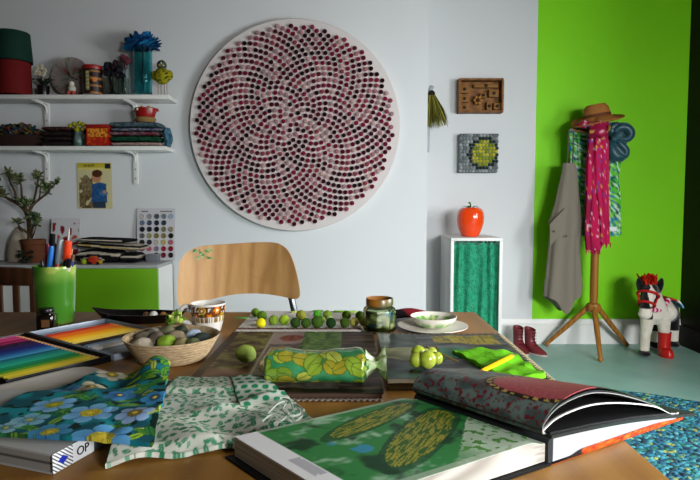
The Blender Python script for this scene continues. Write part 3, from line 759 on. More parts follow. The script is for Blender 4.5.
# orchid
ox = sx(43.5); t = thing('potted_orchid', 'small white orchid with dark leaves in a black pot', 'plant', (ox, YS, ZS1))
MB().lathe([(.022, 0), (.03, .003), (.036, .06), (.034, .066), (.03, .06)], n=20).build('pot', mat('black glaze', '#0E0E10', .25), t)
b = MB()
for a, L, w, up in ((.2, .085, .018, .05), (2.9, .08, .018, .055), (1.2, .05, .015, .06), (4.4, .06, .016, .05), (-.5, .07, .016, .035)):
    def lf(u, v, a=a, L=L, w=w, up=up):
        e = Vector((cos(a), sin(a)*.7, 0)); s_ = Vector((-sin(a), cos(a), 0)); ww = w*sin(pi*min(.08+.92*v, 1))
        return e*L*v+s_*(u-.5)*2*ww+Vector((0, 0, .055+up*sin(v*2.2)))
    b.sheet(4, 10, lf, thick=.002)
b.build('leaves', mat('dark leaf', '#18261A', .4), t)
b = MB(); stem = spline([(0, 0, .05), (-.008, 0, .11), (-.004, 0, .17), (-.02, 0, .2)], 6); b.tube(stem, .002, 6); b.tube(spline([(0, 0, .05), (.006, 0, .1), (.014, 0, .15)], 6), .002, 6)
b.build('stem', mat('orchid stem', '#3E4A28', .6), t)
b = MB()
for x, z in ((-.032, .17), (-.006, .18), (.014, .155), (-.02, .14), (.005, .135), (-.04, .145)):
    for q in range(5):
        a = q*2*pi/5; b.ball((x+.009*cos(a), -.008, z+.009*sin(a)), (.008, .003, .008), '#B9B2A0', 8, 6)
    b.ball((x, -.012, z), .004, '#A8963A', 8, 6)
b.build('flowers', VC, t)
# decorated glass plate clock
px_ = sx(68); t = thing('decorative_plate', 'round pale decorated plate leaning at the wall on the upper shelf', 'plate', (px_, Y1-.05, ZS1+.13))
Mp = Matrix.Rotation(pi/2-.12, 4, 'X')
def plc(p):
    r = hypot(p.x, p.z); n1 = nz(p.x*50, p.z*50, 7)
    c = lin('#8F8884')
    if r > .075: c = mixc(lin('#8F8884'), lin('#8E7472'), sm(.0, .3, n1))
    if r < .07 and n1 > .28: c = lin('#8A4A46')
    if n1 < -.35: c = lin('#5A6A4A')
    return c
MB().lathe([(.002, 0), (.085, 0), (.118, .014), (.12, .018), (.116, .018), (.08, .006), (.05, .006), (.02, .006), (.002, .006)], n=48, col=plc, M=Mp, caps=False).build('plate_disc', VCG, t)
b = MB(); b.tube([(-.004, -.012, 0), (-.01, -.02, .03)], .004, 6); b.tube([(0, -.014, 0), (.045, -.014, -.02)], .003, 6); b.build('clock_hands', mat('black hands', '#111111', .5), t)
t = thing('toy_figurine', 'tiny white figurine with red feet in front of the pale plate', 'figurine', (sx(72, 3.44), 3.44, ZS1))
b = MB(); b.ball((0, 0, .035), (.024, .02, .026), '#B8B2A6', 14, 10); b.ball((0, -.004, .065), (.017, .016, .017), '#C4BCAE', 12, 8); b.build('body', VC, t)
for q in (-.014, .014): MB().ball((q, -.012, .011), (.013, .018, .011), n=10, m=8).build('foot', mat('red shoe', '#A83028', .5), t)
# red lidded tin
t = thing('tea_tin', 'dark tin with a red lid and a pale printed panel', 'tin', (sx(93, 3.455), 3.455, ZS1))
def tinc(p):
    if abs(p.x+.008) < .012 and .02 < p.z < .135: return lin('#B9A57A') if int(p.z*90) % 2 else lin('#7D8A50')
    if p.x > .018 and hypot(p.x-.03, p.z-.085) < .014: return lin('#B5621A')
    if p.x > .006 and int(p.z*70) % 3 == 0: return lin('#8A5A2A')
    return lin('#20120F')
b = MB(); b.lathe([(.058, .001+i*.15/40) for i in range(41)], n=80, col=tinc, sy=.9); b.build('tin_body', VCP, t)
MB().lathe([(.06, .15), (.061, .154), (.06, .172), (.056, .175)], n=40, sy=.9).build('lid', mat('red enamel lid', '#8E1414', .35), t)
# glass jars with dark flowers
def jar(u, label, r, h, y, rest):
    t = thing('glass_jar', label, 'jar', (sx(u, y), y, ZS1))
    MB().lathe([(r*.9, 0), (r, .004), (r, h*.85), (r*.88, h), (r*.84, h), (r*.95, h*.84), (r*.95, .008), (r*.8, .006)], n=28).build('jar_glass', GLC, t); rest(t); return t
def dark_bunch(t):
    b = MB(); rr = random.Random(9)
    for q in range(26): b.ball((rr.uniform(-.05, .055), rr.uniform(-.03, .03), .14+rr.uniform(-.02, .05)), rr.uniform(.012, .022), rr.choice(['#151018', '#1E1A2A', '#10141C', '#26141C']), 8, 6, lump=.5)
    for q in range(9): b.tube([(rr.uniform(-.03, .03), rr.uniform(-.02, .02), .12), (rr.uniform(-.02, .02), rr.uniform(-.02, .02), .012)], .003, 5, '#1C2A1E')
    b.build('dark_flowers', VC, t)
jar(113.5, 'clear glass jar with a bunch of almost black flowers', .042, .105, 3.46, dark_bunch)
def pink_bunch(t):
    b = MB(); rr = random.Random(12)
    for q in range(7): b.ball((rr.uniform(-.03, .035), rr.uniform(-.02, .02), .225+rr.uniform(-.03, .05)), .019, rr.choice(['#A07A88', '#8F4A5A', '#B09AA0', '#6A4048']), 8, 6, lump=.6)
    for q in range(5): b.tube([(rr.uniform(-.02, .02), 0, .22), (rr.uniform(-.015, .015), 0, .012)], .0025, 5, '#3A4A30')
    b.build('pink_flowers', VC, t)
jar(124, 'clear glass jar with pink flowers beside the teal vase', .032, .12, 3.53, pink_bunch)
# teal vase
t = thing('glass_vase', 'tall teal glass vase holding bright blue feathers', 'vase', (sx(143.5), YS, ZS1))
r0 = 9*K; h0 = 49*K
MB().lathe([(r0*.8, 0), (r0*.92, .004), (r0*.9, .03), (r0*.97, h0*.5), (r0*1.02, h0), (r0*.96, h0), (r0*.91, h0*.5), (r0*.84, .03), (r0*.7, .014)], n=36).build('vase_glass', GLT, t)
b = MB(); rr = random.Random(14)
for q in range(120):
    a = rr.uniform(0, 2*pi); s_ = rr.uniform(.2, 1.05); L = rr.uniform(.06, .135)
    o_ = Vector((.02*cos(a), .02*sin(a), h0-.03)); e = Vector((cos(a)*s_*.085, sin(a)*s_*.06, L*(1.15-.55*s_)))
    def fe(u, v, o_=o_, e=e, a=a):
        s_ = Vector((-sin(a), cos(a), .3)); return o_+e*v*1.15+s_*(u-.5)*.06*sin(pi*min(.1+v*.85, 1))+Vector((0, 0, -.03*v*v))+Vector((0, 0, .004*sin(v*20+u*9)))
    cc = rr.choice(['#0A4274', '#0C558A', '#083262', '#116A98'])
    b.sheet(3, 7, fe, lin(cc), .0015)
for q in range(3): b.tube([(rr.uniform(-.02, .02), rr.uniform(-.02, .02), h0), (rr.uniform(-.02, .02), rr.uniform(-.02, .02), .03)], .003, 5, '#0F4A5A')
b.build('blue_feathers', mat('dyed feathers', None, .8), t)
# chick
t = thing('chick_ornament', 'yellow speckled bird ornament on thin metal legs', 'ornament', (sx(162.5), YS, ZS1))
def chc(p): return mixc(lin('#938C1A'), lin('#2E3212'), 1.0 if nz(p.x*160, p.y*160, p.z*160) > .18 else 0)
b = MB(); b.ball((0, 0, .125), (.052, .036, .05), chc, 32, 20); b.ball((.047, 0, .13), (.02, .014, .03), chc, 14, 10); b.ball((-.047, 0, .128), (.02, .014, .03), chc, 14, 10); b.build('knitted_body', FELT, t)
MB().ball((0, -.004, .19), (.03, .028, .03), '#3A4530', 16, 12).build('head', VCP, t)
b = MB(); b.ball((.004, -.032, .196), .007, '#B8B8A8', 8, 6); b.ball((.004, -.038, .196), .003, '#0A0A0A', 8, 6); b.build('eye', VCP, t)
MB().lathe([(.007, 0), (.001, .018)], (-.006, -.03, .184), 8, M=Matrix.Rotation(pi/2, 4, 'X')).build('beak', mat('beak', '#A87C20', .5), t)
for x in (-.026, -.008, .012, .028):
    b = MB(); b.tube([(x, 0, .09), (x, -.002, .006)], .0022, 6, '#8A6A4A'); b.ball((x, -.006, .006), (.006, .01, .006), '#6A2A1A', 8, 6); b.build('leg', VC, t)

# ------------------------------------------------------------------ things on the lower shelf
YL = 3.49
t = thing('wool_basket', 'low basket of multicoloured yarn scraps on the lower shelf', 'basket', (sx(16.5, YL), YL, ZS2))
b = MB(); b.lathe([(.13, 0), (.16, .02), (.175, .065), (.168, .068), (.15, .02), (.12, .01)], n=36, sy=.44); b.build('basket_shell', mat('dark basket', '#2B1B16', .9, bump=.8, bump_scale=80), t)
b = MB(); rr = random.Random(15)
for q in range(420):
    a = rr.uniform(0, 6.28); s_ = sqrt(rr.random())
    b.ball((.165*s_*cos(a), .066*s_*sin(a), .078+.06*(1-s_**3)*rr.uniform(.5, 1.2)-.02*rr.random()), (rr.uniform(.007, .014), .009, .007), rr.choice(['#5A1E28', '#24483A', '#5A4E24', '#2E3A54', '#6A3A22', '#3A203A', '#6A5E56', '#1A2830', '#4E5A2C', '#1A1418', '#2A1A1C']), 8, 6, lump=.5)
b.build('yarn_scraps', VCW, t)
rr = random.Random(16)
def cloth_stack(u0, u1, specs, y, group, sub):
    z = ZS2+.0005
    for i, (h, cc, label, wob) in enumerate(specs):
        x0, x1 = sx(u0, y)+wob*K, sx(u1, y)+wob*K
        t = thing('folded_textile', label, 'textile', ((x0+x1)/2, y, z), group=group)
        w, d = (x1-x0)/2, .075
        def cf(p, cc=cc, i=i): return lin(cc[int((nz(p.x*45, p.z*160, i*7+p.y*20)+.8)*2.4) % len(cc)])
        b = MB(); rg = []; m_ = 44
        for k in range(m_+1):
            f_ = k/m_*2-1; e = (1-abs(f_)**8)**.25*.92+.08; x = f_*w
            hh = h/2*e*(1+.0*f_); zc = h/2
            rg.append([Vector((x, d*(1-.1*f_*f_)*abs(cos(a))**.45*(1 if cos(a) > 0 else -1), zc+hh*.97*abs(sin(a))**.7*(1 if sin(a) > 0 else -1)*(1+.06*nz(x*20, a, i)-.06))) for a in [2*pi*q/24 for q in range(24)]])
        b.loft(rg, cf); b.build('wool_folds', VCW, t); z += h+.0008
    return z
DKC = ['#1A1318', '#2A1A1C', '#141A18', '#3A2426', '#4A3A30']
cloth_stack(45.5, 73, [(.03, DKC, 'dark striped textile at the bottom of the lower shelf dark stack', 0), (.028, DKC+['#4A4A30'], 'dark textile with olive flecks, second up in the dark stack', .6), (.03, DKC+['#5A2A2A'], 'dark textile with red flecks, third up in the dark stack', -.3), (.028, ['#3A1A1C', '#1A1014', '#54302C'], 'maroon textile on top of the lower shelf dark stack', .3)], YL, 'dark textiles stacked on the lower shelf', 0)
ztop = cloth_stack(113, 162, [(.024, ['#9A7E78', '#8A6A68', '#A8948A'], 'dusty pink knitted textile at the bottom of the bright stack', 1), (.036, ['#12402C', '#0C3222', '#1A5238'], 'dark green knitted textile in the bright stack', 0), (.026, ['#5A1626', '#7A6A70', '#6A2030'], 'crimson knitted textile in the middle of the bright stack', -1), (.022, ['#4A5470', '#8A8A90', '#3A3A5A'], 'blue grey striped textile in the bright stack', 1), (.036, ['#2A4048', '#3A5058', '#5A6A70', '#1E3038'], 'slate blue textile on top of the bright stack', -.5)], YL, 'bright textiles stacked on the lower shelf', 0)
t = thing('blue_cloth', 'small blue grey cloth draped at the end of the bright textile stack', 'textile', (sx(167, YL), YL, ZS2))
b = MB(); b.loft(hang([(0, 0, .002, .014, .03), (.002, 0, .05, .024, .05), (-.004, 0, .09, .022, .05), (-.002, 0, .115, .014, .03)], 24, 6, 5, .12), lambda p: lin('#2A4E62') if nz(p.x*60, p.y*60, p.z*60) > 0 else lin('#4A6E80')); b.build('cloth_folds', VCW, t)
# red bird cup on the stack
t = thing('red_bird_pot', 'little red bird shaped pot with yellow rim on the bright textiles', 'ornament', (sx(145, YL), YL, ztop))
RB = mat('red glaze', '#8E1210', .35)
MB().lathe([(.044, 0), (.05, .006), (.056, .02), (.05, .03), (.03, .026)], n=28, sx=1.15, sy=.9).build('pale_nest', mat('straw nest', '#8C7044', .9, bump=.6, bump_scale=120), t)
b = MB(); b.lathe([(.04, .02), (.056, .032), (.063, .06), (.066, .085), (.062, .088), (.055, .06), (.02, .036)], n=28, sx=1.0, sy=.75); b.tube([(.05, 0, .07), (.075, 0, .078), (.082, 0, .07)], [.02, .01, .003], 8); b.build('bowl', RB, t)
b = MB()
for q in range(7): a = -1.2+q*.4; b.ball((-.03+.013*q, -.01+.0*a, .088+.006*sin(q*2)), (.01, .012, .009), '#9A7A1C', 8, 6)
b.tube([(-.055, 0, .075), (-.078, 0, .07)], [.012, .002], 8, '#A87C1C'); b.build('yellow_crest', VC, t)
b = MB()
for x in (-.035, .04): b.ball((x, -.043, .076), .008, '#B8ACA0', 8, 6)
b.build('white_dots', VC, t)
# red and orange box
t = thing('gift_box', 'red box with an orange printed window on the lower shelf', 'box', (sx(99.5, 3.472), 3.472, ZS2))
def gbc(p):
    if p.y < -.03 and abs(p.x) < .058 and .055 < p.z < .105: return lin('#D88C2C') if nz(p.x*90, p.z*70, 2) > -.1 else lin('#8E3A14')
    return lin('#A31C12') if nz(p.x*70, p.z*60, 5) > -.2 else lin('#B8481A')
b = MB()
b.sheet(40, 40, lambda u, v: ((u-.5)*.135, -.045, .003+v*.105), lambda u, v: gbc(Vector(((u-.5)*.135, -.045, .003+v*.105))), .09, colb='#8E1A12', along=(0, -1, 0))
b.build('box_body', VCP, t)
MB().box(0, 0, .1195, .142, .098, .021, bev=.003).build('lid', mat('red card lid', '#8E1A12', .6), t)
# little vase with yellow balls, and blue ruffle
t = thing('bud_vase', 'small dark vase with yellow green ball flowers on the lower shelf', 'vase', (sx(76.5, 3.45), 3.45, ZS2))
MB().lathe([(.02, 0), (.028, .01), (.03, .04), (.018, .075), (.022, .085), (.016, .08)], n=20, col=lambda p: lin('#2E4A3A') if nz(p.x*90, p.y*90, p.z*60) > 0 else lin('#5A6A6E')).build('vase_body', VCP, t)
b = MB()
for x, z, r in ((-.045, .125, .013), (-.02, .135, .014), (.0, .115, .013), (.012, .14, .014), (.034, .13, .015), (-.005, .1, .016), (.03, .105, .012)): b.ball((x, 0, z), r, '#8E8A20', 10, 8, lump=.2); b.tube([(x, 0, z), (0, 0, .07)], .002, 5, '#4A5A20')
b.build('ball_flowers', FELT, t)
t = thing('blue_pompom', 'blue ruffled pompom between the bud vase and the red box', 'ornament', (sx(88.5, 3.562), 3.562, ZS2)); t.scale = (.78, .78, .95)
b = MB(); rr = random.Random(18)
b.lathe([(.03, 0), (.034, .05), (.03, .09), (.0, .1)], n=16, col='#0E1730')
for q in range(60): a, e = rr.uniform(0, 6.28), rr.uniform(0, 1.3); b.ball((.036*cos(a)*cos(e), .036*sin(a)*cos(e), .1+.034*sin(e)), .011, rr.choice(['#12244E', '#1A3270', '#0E1A3A']), 6, 5)
b.build('ruffles', VCW, t)

# ------------------------------------------------------------------ pinned pattern leaflet and button card
c = onY(95, 186, Y1); w, h = 34.5/F*Y1, 45.5/F*Y1
t = thing('pattern_leaflet', 'yellow knitting pattern leaflet with a boy in blue, fixed to wall', 'leaflet', (c.x, Y1-.004, c.z))
def pos(u, v):
    x, y = u, v   # 0..1 from left, from top
    c = lin('#CDBE70') if y < .16 else lin('#C0B88C')
    if y < .1: c = lin('#B5A52E')
    if .18 < x < .48 and .035 < y < .085 and int(x*60) % 3: c = lin('#3A3A20')
    if .8 < x < .97 and .02 < y < .12: c = lin('#1A2230')
    if .05 < x < .45 and y > .32 and nz(x*9, y*9, 3) > -.25: c = mixc(lin('#4E4028'), lin('#7A6A48'), clamp(.5+1.2*nz(x*14, y*14, 1)))
    if hypot((x-.25)/.13, (y-.48)/.22) < 1: c = mixc(lin('#8A7A5A'), lin('#5A4A34'), clamp(.5+nz(x*20, y*20, 2)))
    if y > .42+.1*abs(x-.65)*2 and y < .86 and abs(x-.63) < .2+.06*(y-.4): c = mixc(lin('#1E4470'), lin('#2E5A8A'), clamp(.5+nz(x*16, y*16, 4)))
    if y >= .84 and abs(x-.63) < .18: c = lin('#2A3A4A')
    if hypot((x-.75)/.13, (y-.66)/.05) < 1: c = lin('#3A6A9A')
    if hypot((x-.56)/.13, (y-.31)/.12) < 1: c = lin('#B5805A')
    if hypot((x-.58)/.15, (y-.23)/.08) < 1: c = lin('#4A2A18')
    if hypot((x-.78)/.05, (y-.63)/.04) < 1: c = lin('#B5805A')
    if x < .02 or x > .98 or y > .985: c = lin('#C0B890')
    return c
MB().sheet(70, 92, lambda u, v: ((u-.5)*w, -.002*sin(u*3), (.5-v)*h), pos, .002, colb='#C0B890', along=(0, -1, 0)).build('printed_page', VCG, t)
MB().lathe([(.005, 0), (.005, .003), (.003, .005)], (0, -.003, h/2-.01), 10, M=Mx).build('drawing_pin', mat('brass pin', '#8A7A40', .3, .9), t)

yk = 3.585; c0 = onY(157, 258, yk); w, h = 38/F*yk, 52/F*yk
t = thing('button_card', 'white shade card with rows of coloured buttons leaning on the wall', 'card', (onY(156.5, 230, yk).x, 3.56, SBZ))
Mc = Matrix.Rotation(-.09, 4, 'X')
MB().box(0, 0, 0, w, .003, h, M=Mc @ Matrix.Translation((0, 0, h/2+.0015))).build('card_sheet', mat('white card', '#B9B9BC', .6), t)
rows_ = [['#B0A8A8', '#8A8A8E', '#4A4A50', '#6A6E7A', '#8A9AB0'], ['#5A6A80', '#3A4A60', '#1E2434', '#2A3448', None], ['#14161E', '#1E2230', '#0E0E16', '#6A6A50', '#8A7A6A'], ['#5A5A54', '#8A8458', '#6E6838', '#7A6A3A', '#14120E'], ['#1E1E1E', '#26222A', '#A8A090', '#A89A5A', '#A05A6A'], ['#8A3A4A', '#B05A6A', '#7A6A80', '#8A1A30', '#7A0E28'], ['#3A2A3A', None, '#22202A', '#6A1024', '#2A1018']]
b = MB()
for j, rw in enumerate(rows_):
    for i, cc in enumerate(rw):
        if cc:
            x = -w/2+.035+i*(w-.06)/4; z = h-.05-j*(h-.085)/6
            b.lathe([(.0165, 0), (.017, .003), (.013, .0055), (.011, .0045)], Mc @ Vector((x, -.0018, z)), 14, cc, M=Mc @ Mx)
b.build('buttons', VCP, t)
b = MB()
for x0, x1 in ((-.09, -.055), (.03, .1)):
    x = x0
    while x < x1: b.box(0, 0, 0, .006, .0006, .007, '#33333A', M=Mc @ Matrix.Translation((x, -.002, h-.018))); x += .0085
b.build('printed_heading', VC, t, smooth=False)

# ------------------------------------------------------------------ things on the sideboard
YB = 3.46; KB = YB/F
def bx(u, y=YB): return onY(u, 250, y).x
# jade tree
t = thing('jade_tree', 'potted jade tree with bare branches and rosettes of small leaves', 'plant', (bx(34), YB, SBZ))
MB().lathe([(9*KB, 0), (9.3*KB, .004), (10.3*KB, 18*KB), (11.2*KB, 18.5*KB), (11.4*KB, 23*KB), (10.4*KB, 23.2*KB), (9.6*KB, 19*KB)], n=32).build('terracotta_pot', mat('terracotta', '#5E3620', .85, noise_scale=12, noise_amt=.3), t)
MB().lathe([(10.2*KB, 19*KB), (5*KB, 21*KB), (.002, 21.4*KB)], n=24).build('soil', mat('dark soil', '#1C140E', .95, bump=.8, bump_scale=90), t)
def jp(u, v, dy=0.): q = onY(u, v, YB); return Vector((q.x-t.location.x, dy, q.z-SBZ))
BRK = mat('jade bark', '#4A3A28', .8, bump=.4, bump_scale=80)
JL = mat('jade leaves', None, .4)
trunk = [(31, 242, 0), (29.5, 230, 0), (29, 218, .0), (24, 207, .01)]
br = [([(30, 240, 0), (29.5, 226, 0), (26, 212, 0), (18, 204, .0), (8, 198, -.01), (1, 193, 0), (-5, 187, 0)], .016, .006),
      ([(28, 214, 0), (31, 205, .02), (37, 200, .02), (46, 193, .01), (56, 183, 0)], .011, .004), ([(27, 211, 0), (25, 198, -.03), (23, 186, -.02), (20, 178, -.02)], .009, .004),
      ([(31, 204, .02), (32, 193, .04), (34, 182, .04), (35, 175, .04)], .008, .004), ([(16, 203, 0), (12, 192, .03), (8, 182, .02), (6, 172, .02)], .008, .004),
      ([(37, 200, .02), (42, 193, -.02), (43, 186, -.03)], .005, .003), ([(30, 234, 0), (24, 228, -.03), (20, 222, -.03)], .008, .004), ([(31, 236, 0), (36, 226, -.03), (38, 216, -.02)], .008, .004), ([(32, 238, 0), (38, 232, -.04), (41, 224, -.05)], .006, .003), ([(8, 198, -.01), (4, 190, -.04), (1, 183, -.04)], .006, .003), ([(37, 199, .02), (33, 207, -.04), (33, 203, -.05)], .005, .003)]
b = MB(); tips = []
for pts, r0, r1 in br:
    q = spline([jp(*p) for p in pts], 5); n_ = len(q); b.tube(q, [r0+(r1-r0)*i/(n_-1) for i in range(n_)], 8); tips.append(q[-1]); tips.append(q[int(n_*.75)]) if len(pts) > 3 else None
b.build('branches', BRK, t)
b = MB(); rr = random.Random(20)
for tp in tips+[jp(25, 201, -.05), jp(34, 216, -.04), jp(29, 205, -.05), jp(40, 218, -.05), jp(47, 187, 0)]:
    b = MB()
    for q in range(13):
        a, e = rr.uniform(0, 6.28), rr.uniform(-.5, 1.3); L = rr.uniform(.02, .034)
        d = Vector((cos(a)*cos(e), sin(a)*cos(e), sin(e))); M_ = d.to_track_quat('X', 'Z').to_matrix().to_4x4()
        b.ball(tp+d*L*.8, (L*.62, L*.36, .005), rr.choice(['#3A4A28', '#4A5C34', '#5A6A40', '#2E3C20', '#6A6A3E']), 8, 6, M=M_)
    b.build('leaf_rosette', JL, t)
b = MB()
for q in range(40):
    a, e = rr.uniform(pi, 2*pi), rr.uniform(-1.2, .6); d = Vector((cos(a)*cos(e), sin(a)*cos(e), sin(e))); M_ = d.to_track_quat('X', 'Z').to_matrix().to_4x4()
    b.ball(Vector((-.005, -.075, .055))+Vector((d.x*.045, d.y*.012, d.z*.045)), (.017, .009, .004), rr.choice(['#1A1E16', '#262A1E', '#30281E', '#20261A']), 8, 6, M=M_)
b.build('trailing_leaves', mat('dark trailing leaves', None, .6), t)
# cream cone
t = thing('cream_cone', 'tall rounded cream cone standing beside the jade tree', 'ornament', (bx(14.5), YB+.05, SBZ))
MB().lathe([(11.5*KB, 0), (11.8*KB, 4*KB), (10.8*KB, 14*KB), (8.5*KB, 24*KB), (5.5*KB, 31*KB), (2.5*KB, 35*KB), (.002, 36*KB)], n=32, sy=.7).build('cone_body', mat('cream paper', '#A89C8C', .8, noise_scale=10, noise_amt=.15), t)
# white card with red pattern
t = thing('greeting_card', 'white card with a dark red swirl pattern leaning behind the pens', 'card', (bx(62), YB+.03, SBZ))
cw, chh = 29/F*YB, 44/F*YB
def gc(u, v):
    if .03 < u < .97 and .1 < v < .95:
        n1 = nz(u*5+3, v*6, 1)+.3*sin(14*hypot(u-.5, v-.35))
        if n1 > .12: return lin('#7A1A28')
        if n1 < -.48: return lin('#A84A3A')
    return lin('#BDBDC0')
MB().sheet(40, 60, lambda u, v: ((u-.5)*cw, .03*(1-v), (1-v)*chh), gc, .003, colb='#BDBDC0', along=(0, -1, 0)).build('card_sheet', VCG, t)
# folded knitwear
t = thing('folded_jumpers', 'folded black and cream striped knitwear lying on the sideboard', 'clothes', (bx(112), 3.472, SBZ))
def kw(name, x0, x1, z0, z1, cf, seed, tilt=0.):
    rg = []; m_ = 60; b = MB()
    for k in range(m_+1):
        f_ = k/m_*2-1; e = max(.05, (1-abs(f_)**6))**.4; x = x0+(x1-x0)*k/m_
        zc = (z0+z1)/2; hh = (z1-z0)/2*e*(1-.25*(k/m_)*0)
        rg.append([Vector((x, .086*abs(cos(a))**.5*(1 if cos(a) > 0 else -1)*(.9+.1*e), zc+tilt*f_+hh*abs(sin(a))**.8*(1 if sin(a) > 0 else -1)*(1+.12*nz(x*14, sin(a), seed)))) for a in [2*pi*q/40 for q in range(40)]])
    b.loft(rg, cf); b.build(name, VCW, t)
BK, CR = lin('#111114'), lin('#B2A898')
kw('lower_jumper', -.2, .07, .001, .078, lambda p: CR if (abs(p.z-.066+.1*abs(p.x+.09)) < .007 or hypot((p.x+.09)/.075, (p.z-.022)/.013) < 1 and hypot((p.x+.09)/.055, (p.z-.022)/.007) > 1) else BK, 1)
kw('rolled_sleeve', .075, .175, .001, .062, lambda p: CR if abs(p.z-.04) < .004 else BK, 5)
kw('cream_jumper', -.19, .2, .082, .122, lambda p: (BK if abs(p.z-.112+.07*p.x) < .006 else (lin('#A88A3A') if abs(p.z-.100+.09*p.x) < .003 else (BK if abs(p.z-.086+.11*(p.x)) < .006 else CR))), 2, -.010)
kw('black_jumper', -.175, .13, .128, .152, lambda p: CR if abs(p.z-.139+.03*p.x) < .004 and p.x < .09 else BK, 3, -.006)

# small toys
t = thing('toy_block_car', 'tiny red and yellow block toy in front of the knitwear', 'toy', (bx(95, 3.33), 3.335, SBZ))
b = MB(); b.box(-.012, 0, .0215, .05, .035, .031, '#B2301C', bev=.003); b.box(.024, 0, .0155, .022, .033, .02, '#B28A1C', bev=.002); b.box(-.012, 0, .044, .035, .03, .014, '#A84020', bev=.002); b.build('body', VCP, t)
for x in (-.026, .02): MB().lathe([(.009, -.02), (.009, .02)], (x, 0, .009), 16, M=Matrix.Rotation(pi/2, 4, 'X')).build('wheel', mat('black wheel', '#151515', .6), t)
o = MB().ball((0, 0, 0), .017, '#8A9A20', 16, 12).build('felt_ball', FELT); o.location = (bx(83.5, 3.33), 3.33, SBZ+.017); tag(o, 'yellow green felt ball beside the tiny block toy', 'ball')
t = thing('grey_box', 'small grey box standing in front of the button card', 'box', (bx(153, 3.5), 3.5, SBZ))
b = MB(); b.box(0, 0, .02, .075, .05, .04, bev=.003); b.build('box_body', mat('grey card', '#6A6E74', .7), t)
MB().box(0, 0, .0445, .078, .053, .008, bev=.002).build('lid', mat('grey card lid', '#7C8086', .7), t)
# ------------------------------------------------------------------ open art book
Sn, Sf, A0, B0 = Vector((.225, .63, 0)), Vector((.094, .778, 0)), Vector((-.136, .644, 0)), Vector((-.005, .496, 0))
zb = ZT+.0005
t = thing('open_book', 'large open art book with curled pages, overhanging the table edge', 'book', (.09, .66, ZT)); o_ = t.location
def q2(a, b, z): p = Sn.lerp(Sf, b)+(B0-Sn).lerp(A0-Sf, b)*a; return Vector((p.x, p.y, z))      # a: 0 spine..1 fore edge ; b: 0 near..1 far
PAPER = mat('paper edge', None, .7)
def ltop(a): return .731-.004*a-.006*math.exp(-(a/.06)**2)
b = MB(); rg = []
HB = .0275
layers = 12
def edgecol(p): return mixc(lin('#C4C0B8'), lin('#9A948A'), .5+.5*sin(p.z*6000))
for k in range(25):
    a = k/24
    rg.append([q2(a, 0, zb+.004), q2(a, 1, zb+.004)]+[q2(a, 1, zb+.004+(ltop(a)-zb-.0045)*j/8) for j in range(1, 9)]+[q2(a, 0, zb+.004+(ltop(a)-zb-.0045)*j/8) for j in range(8, 0, -1)])
b.loft(rg, edgecol); lpb = b.build('left_page_block', PAPER, t, at=o_, ang=25)
DGR, MGR, LGR, YEL = lin('#0B3A1E'), lin('#2A7A3A'), lin('#9ABFA0'), lin('#948E2A')
def leftart(u, v):
    # u from the fore edge to spine, v from near to far
    x, y = u, v
    n = nz(x*6, y*6, 2); n2 = nz(x*26, y*26, 5)
    if x < .105: return mixc(lin('#D2D2D4'), lin('#A8A8AE'), .9) if (.045 < x < .1 and .3 < y < .55 and n2 > -.4) else lin('#DCDCDC')
    c = mixc(MGR, LGR, sm(.02, .6, n+.5*n2-.1)*.8); c = mixc(c, DGR, sm(.1, .5, nz(x*9, y*5, 8)+.3*n2))
    d = (y-.75)+(x-.5)*.45   # dark diagonal band with wing shapes
    for (cx, cy, ca, L, W_) in ((.60, .78, .366, .33, .09), (.64, .43, .687, .44, .125)):
        dx, dy = x-cx, y-cy; l = dx*cos(ca)+dy*sin(ca); w = -dx*sin(ca)+dy*cos(ca)
        e = hypot(l/L, w/W_)
        if e < 1.12 and e >= .92: c = mixc(c, DGR, .75)
        elif e < .92:
            c = mixc(YEL, lin('#2E5A1E'), 1. if nz(l*12, w*110, 3) > -.02 else .1)
    if hypot((x-.34)/.045, (y-.45)/.05) < 1+n2*.4: c = lin('#2E86A0')
    if hypot((x-.27)/.02, (y-.6)/.03) < 1+n2*.4: c = mixc(c, lin('#2E86A0'), .6)
    if (y < .55*(x-.5)*2+.02*n2 and x > .5): c = mixc(c, lin('#B9C9B4'), .6*sm(.55, .8, x)+.2) if n2 < .2 else lin('#4E8A3A')
    if y < .05 or y > .97: c = mixc(c, lin('#B9C2B0'), .5)
    return c
b = MB()
b.sheet(150, 120, lambda u, v: q2(1-u*.998, v, ltop(1-u)+.0008), leftart, .001, colb='#D8D8D4', along=(0, 0, 1))
b.build('printed_left_page', VCG, lpb, at=o_)
# hinge and cover boards
Fn, Ff = Sn+Vector((.235, .137, 0)), Sf+Vector((.228, .134, 0))
def r2(a, b, z): p = Sn.lerp(Sf, b)+(Fn-Sn).lerp(Ff-Sf, b)*a; return Vector((p.x, p.y, z))
CB = mat('black book board', '#101113', .55)
b = MB(); b.loft([[q2(1.03, -.03, zb), q2(1.03, 1.03, zb), q2(1.03, 1.03, zb+.003), q2(1.03, -.03, zb+.003)], [q2(-.01, -.03, zb), q2(-.01, 1.03, zb), q2(-.01, 1.03, zb+.003), q2(-.01, -.03, zb+.003)]])
b.build('left_cover_board', CB, t, at=o_, smooth=False)
def spn(a, z, b_): return r2(a, b_, z)
b = MB(); rg = []
pr = [(-.0, zb+.003), (.004, zb+.0015), (.022, zb+.001), (.030, zb+.012), (.028, .728), (.018, .7315), (.004, .7305), (.0, .728)]
for bb in (-.02, 1.02): rg.append([spn(a, z, bb) for a, z in pr])
b.loft(rg); b.build('spine', mat('dark grey book cloth', '#2C2F31', .7), t, at=o_, smooth=False)
def cz(a): return .731-.0265*a+.004*sin(a*pi)
b = MB(); rg = []
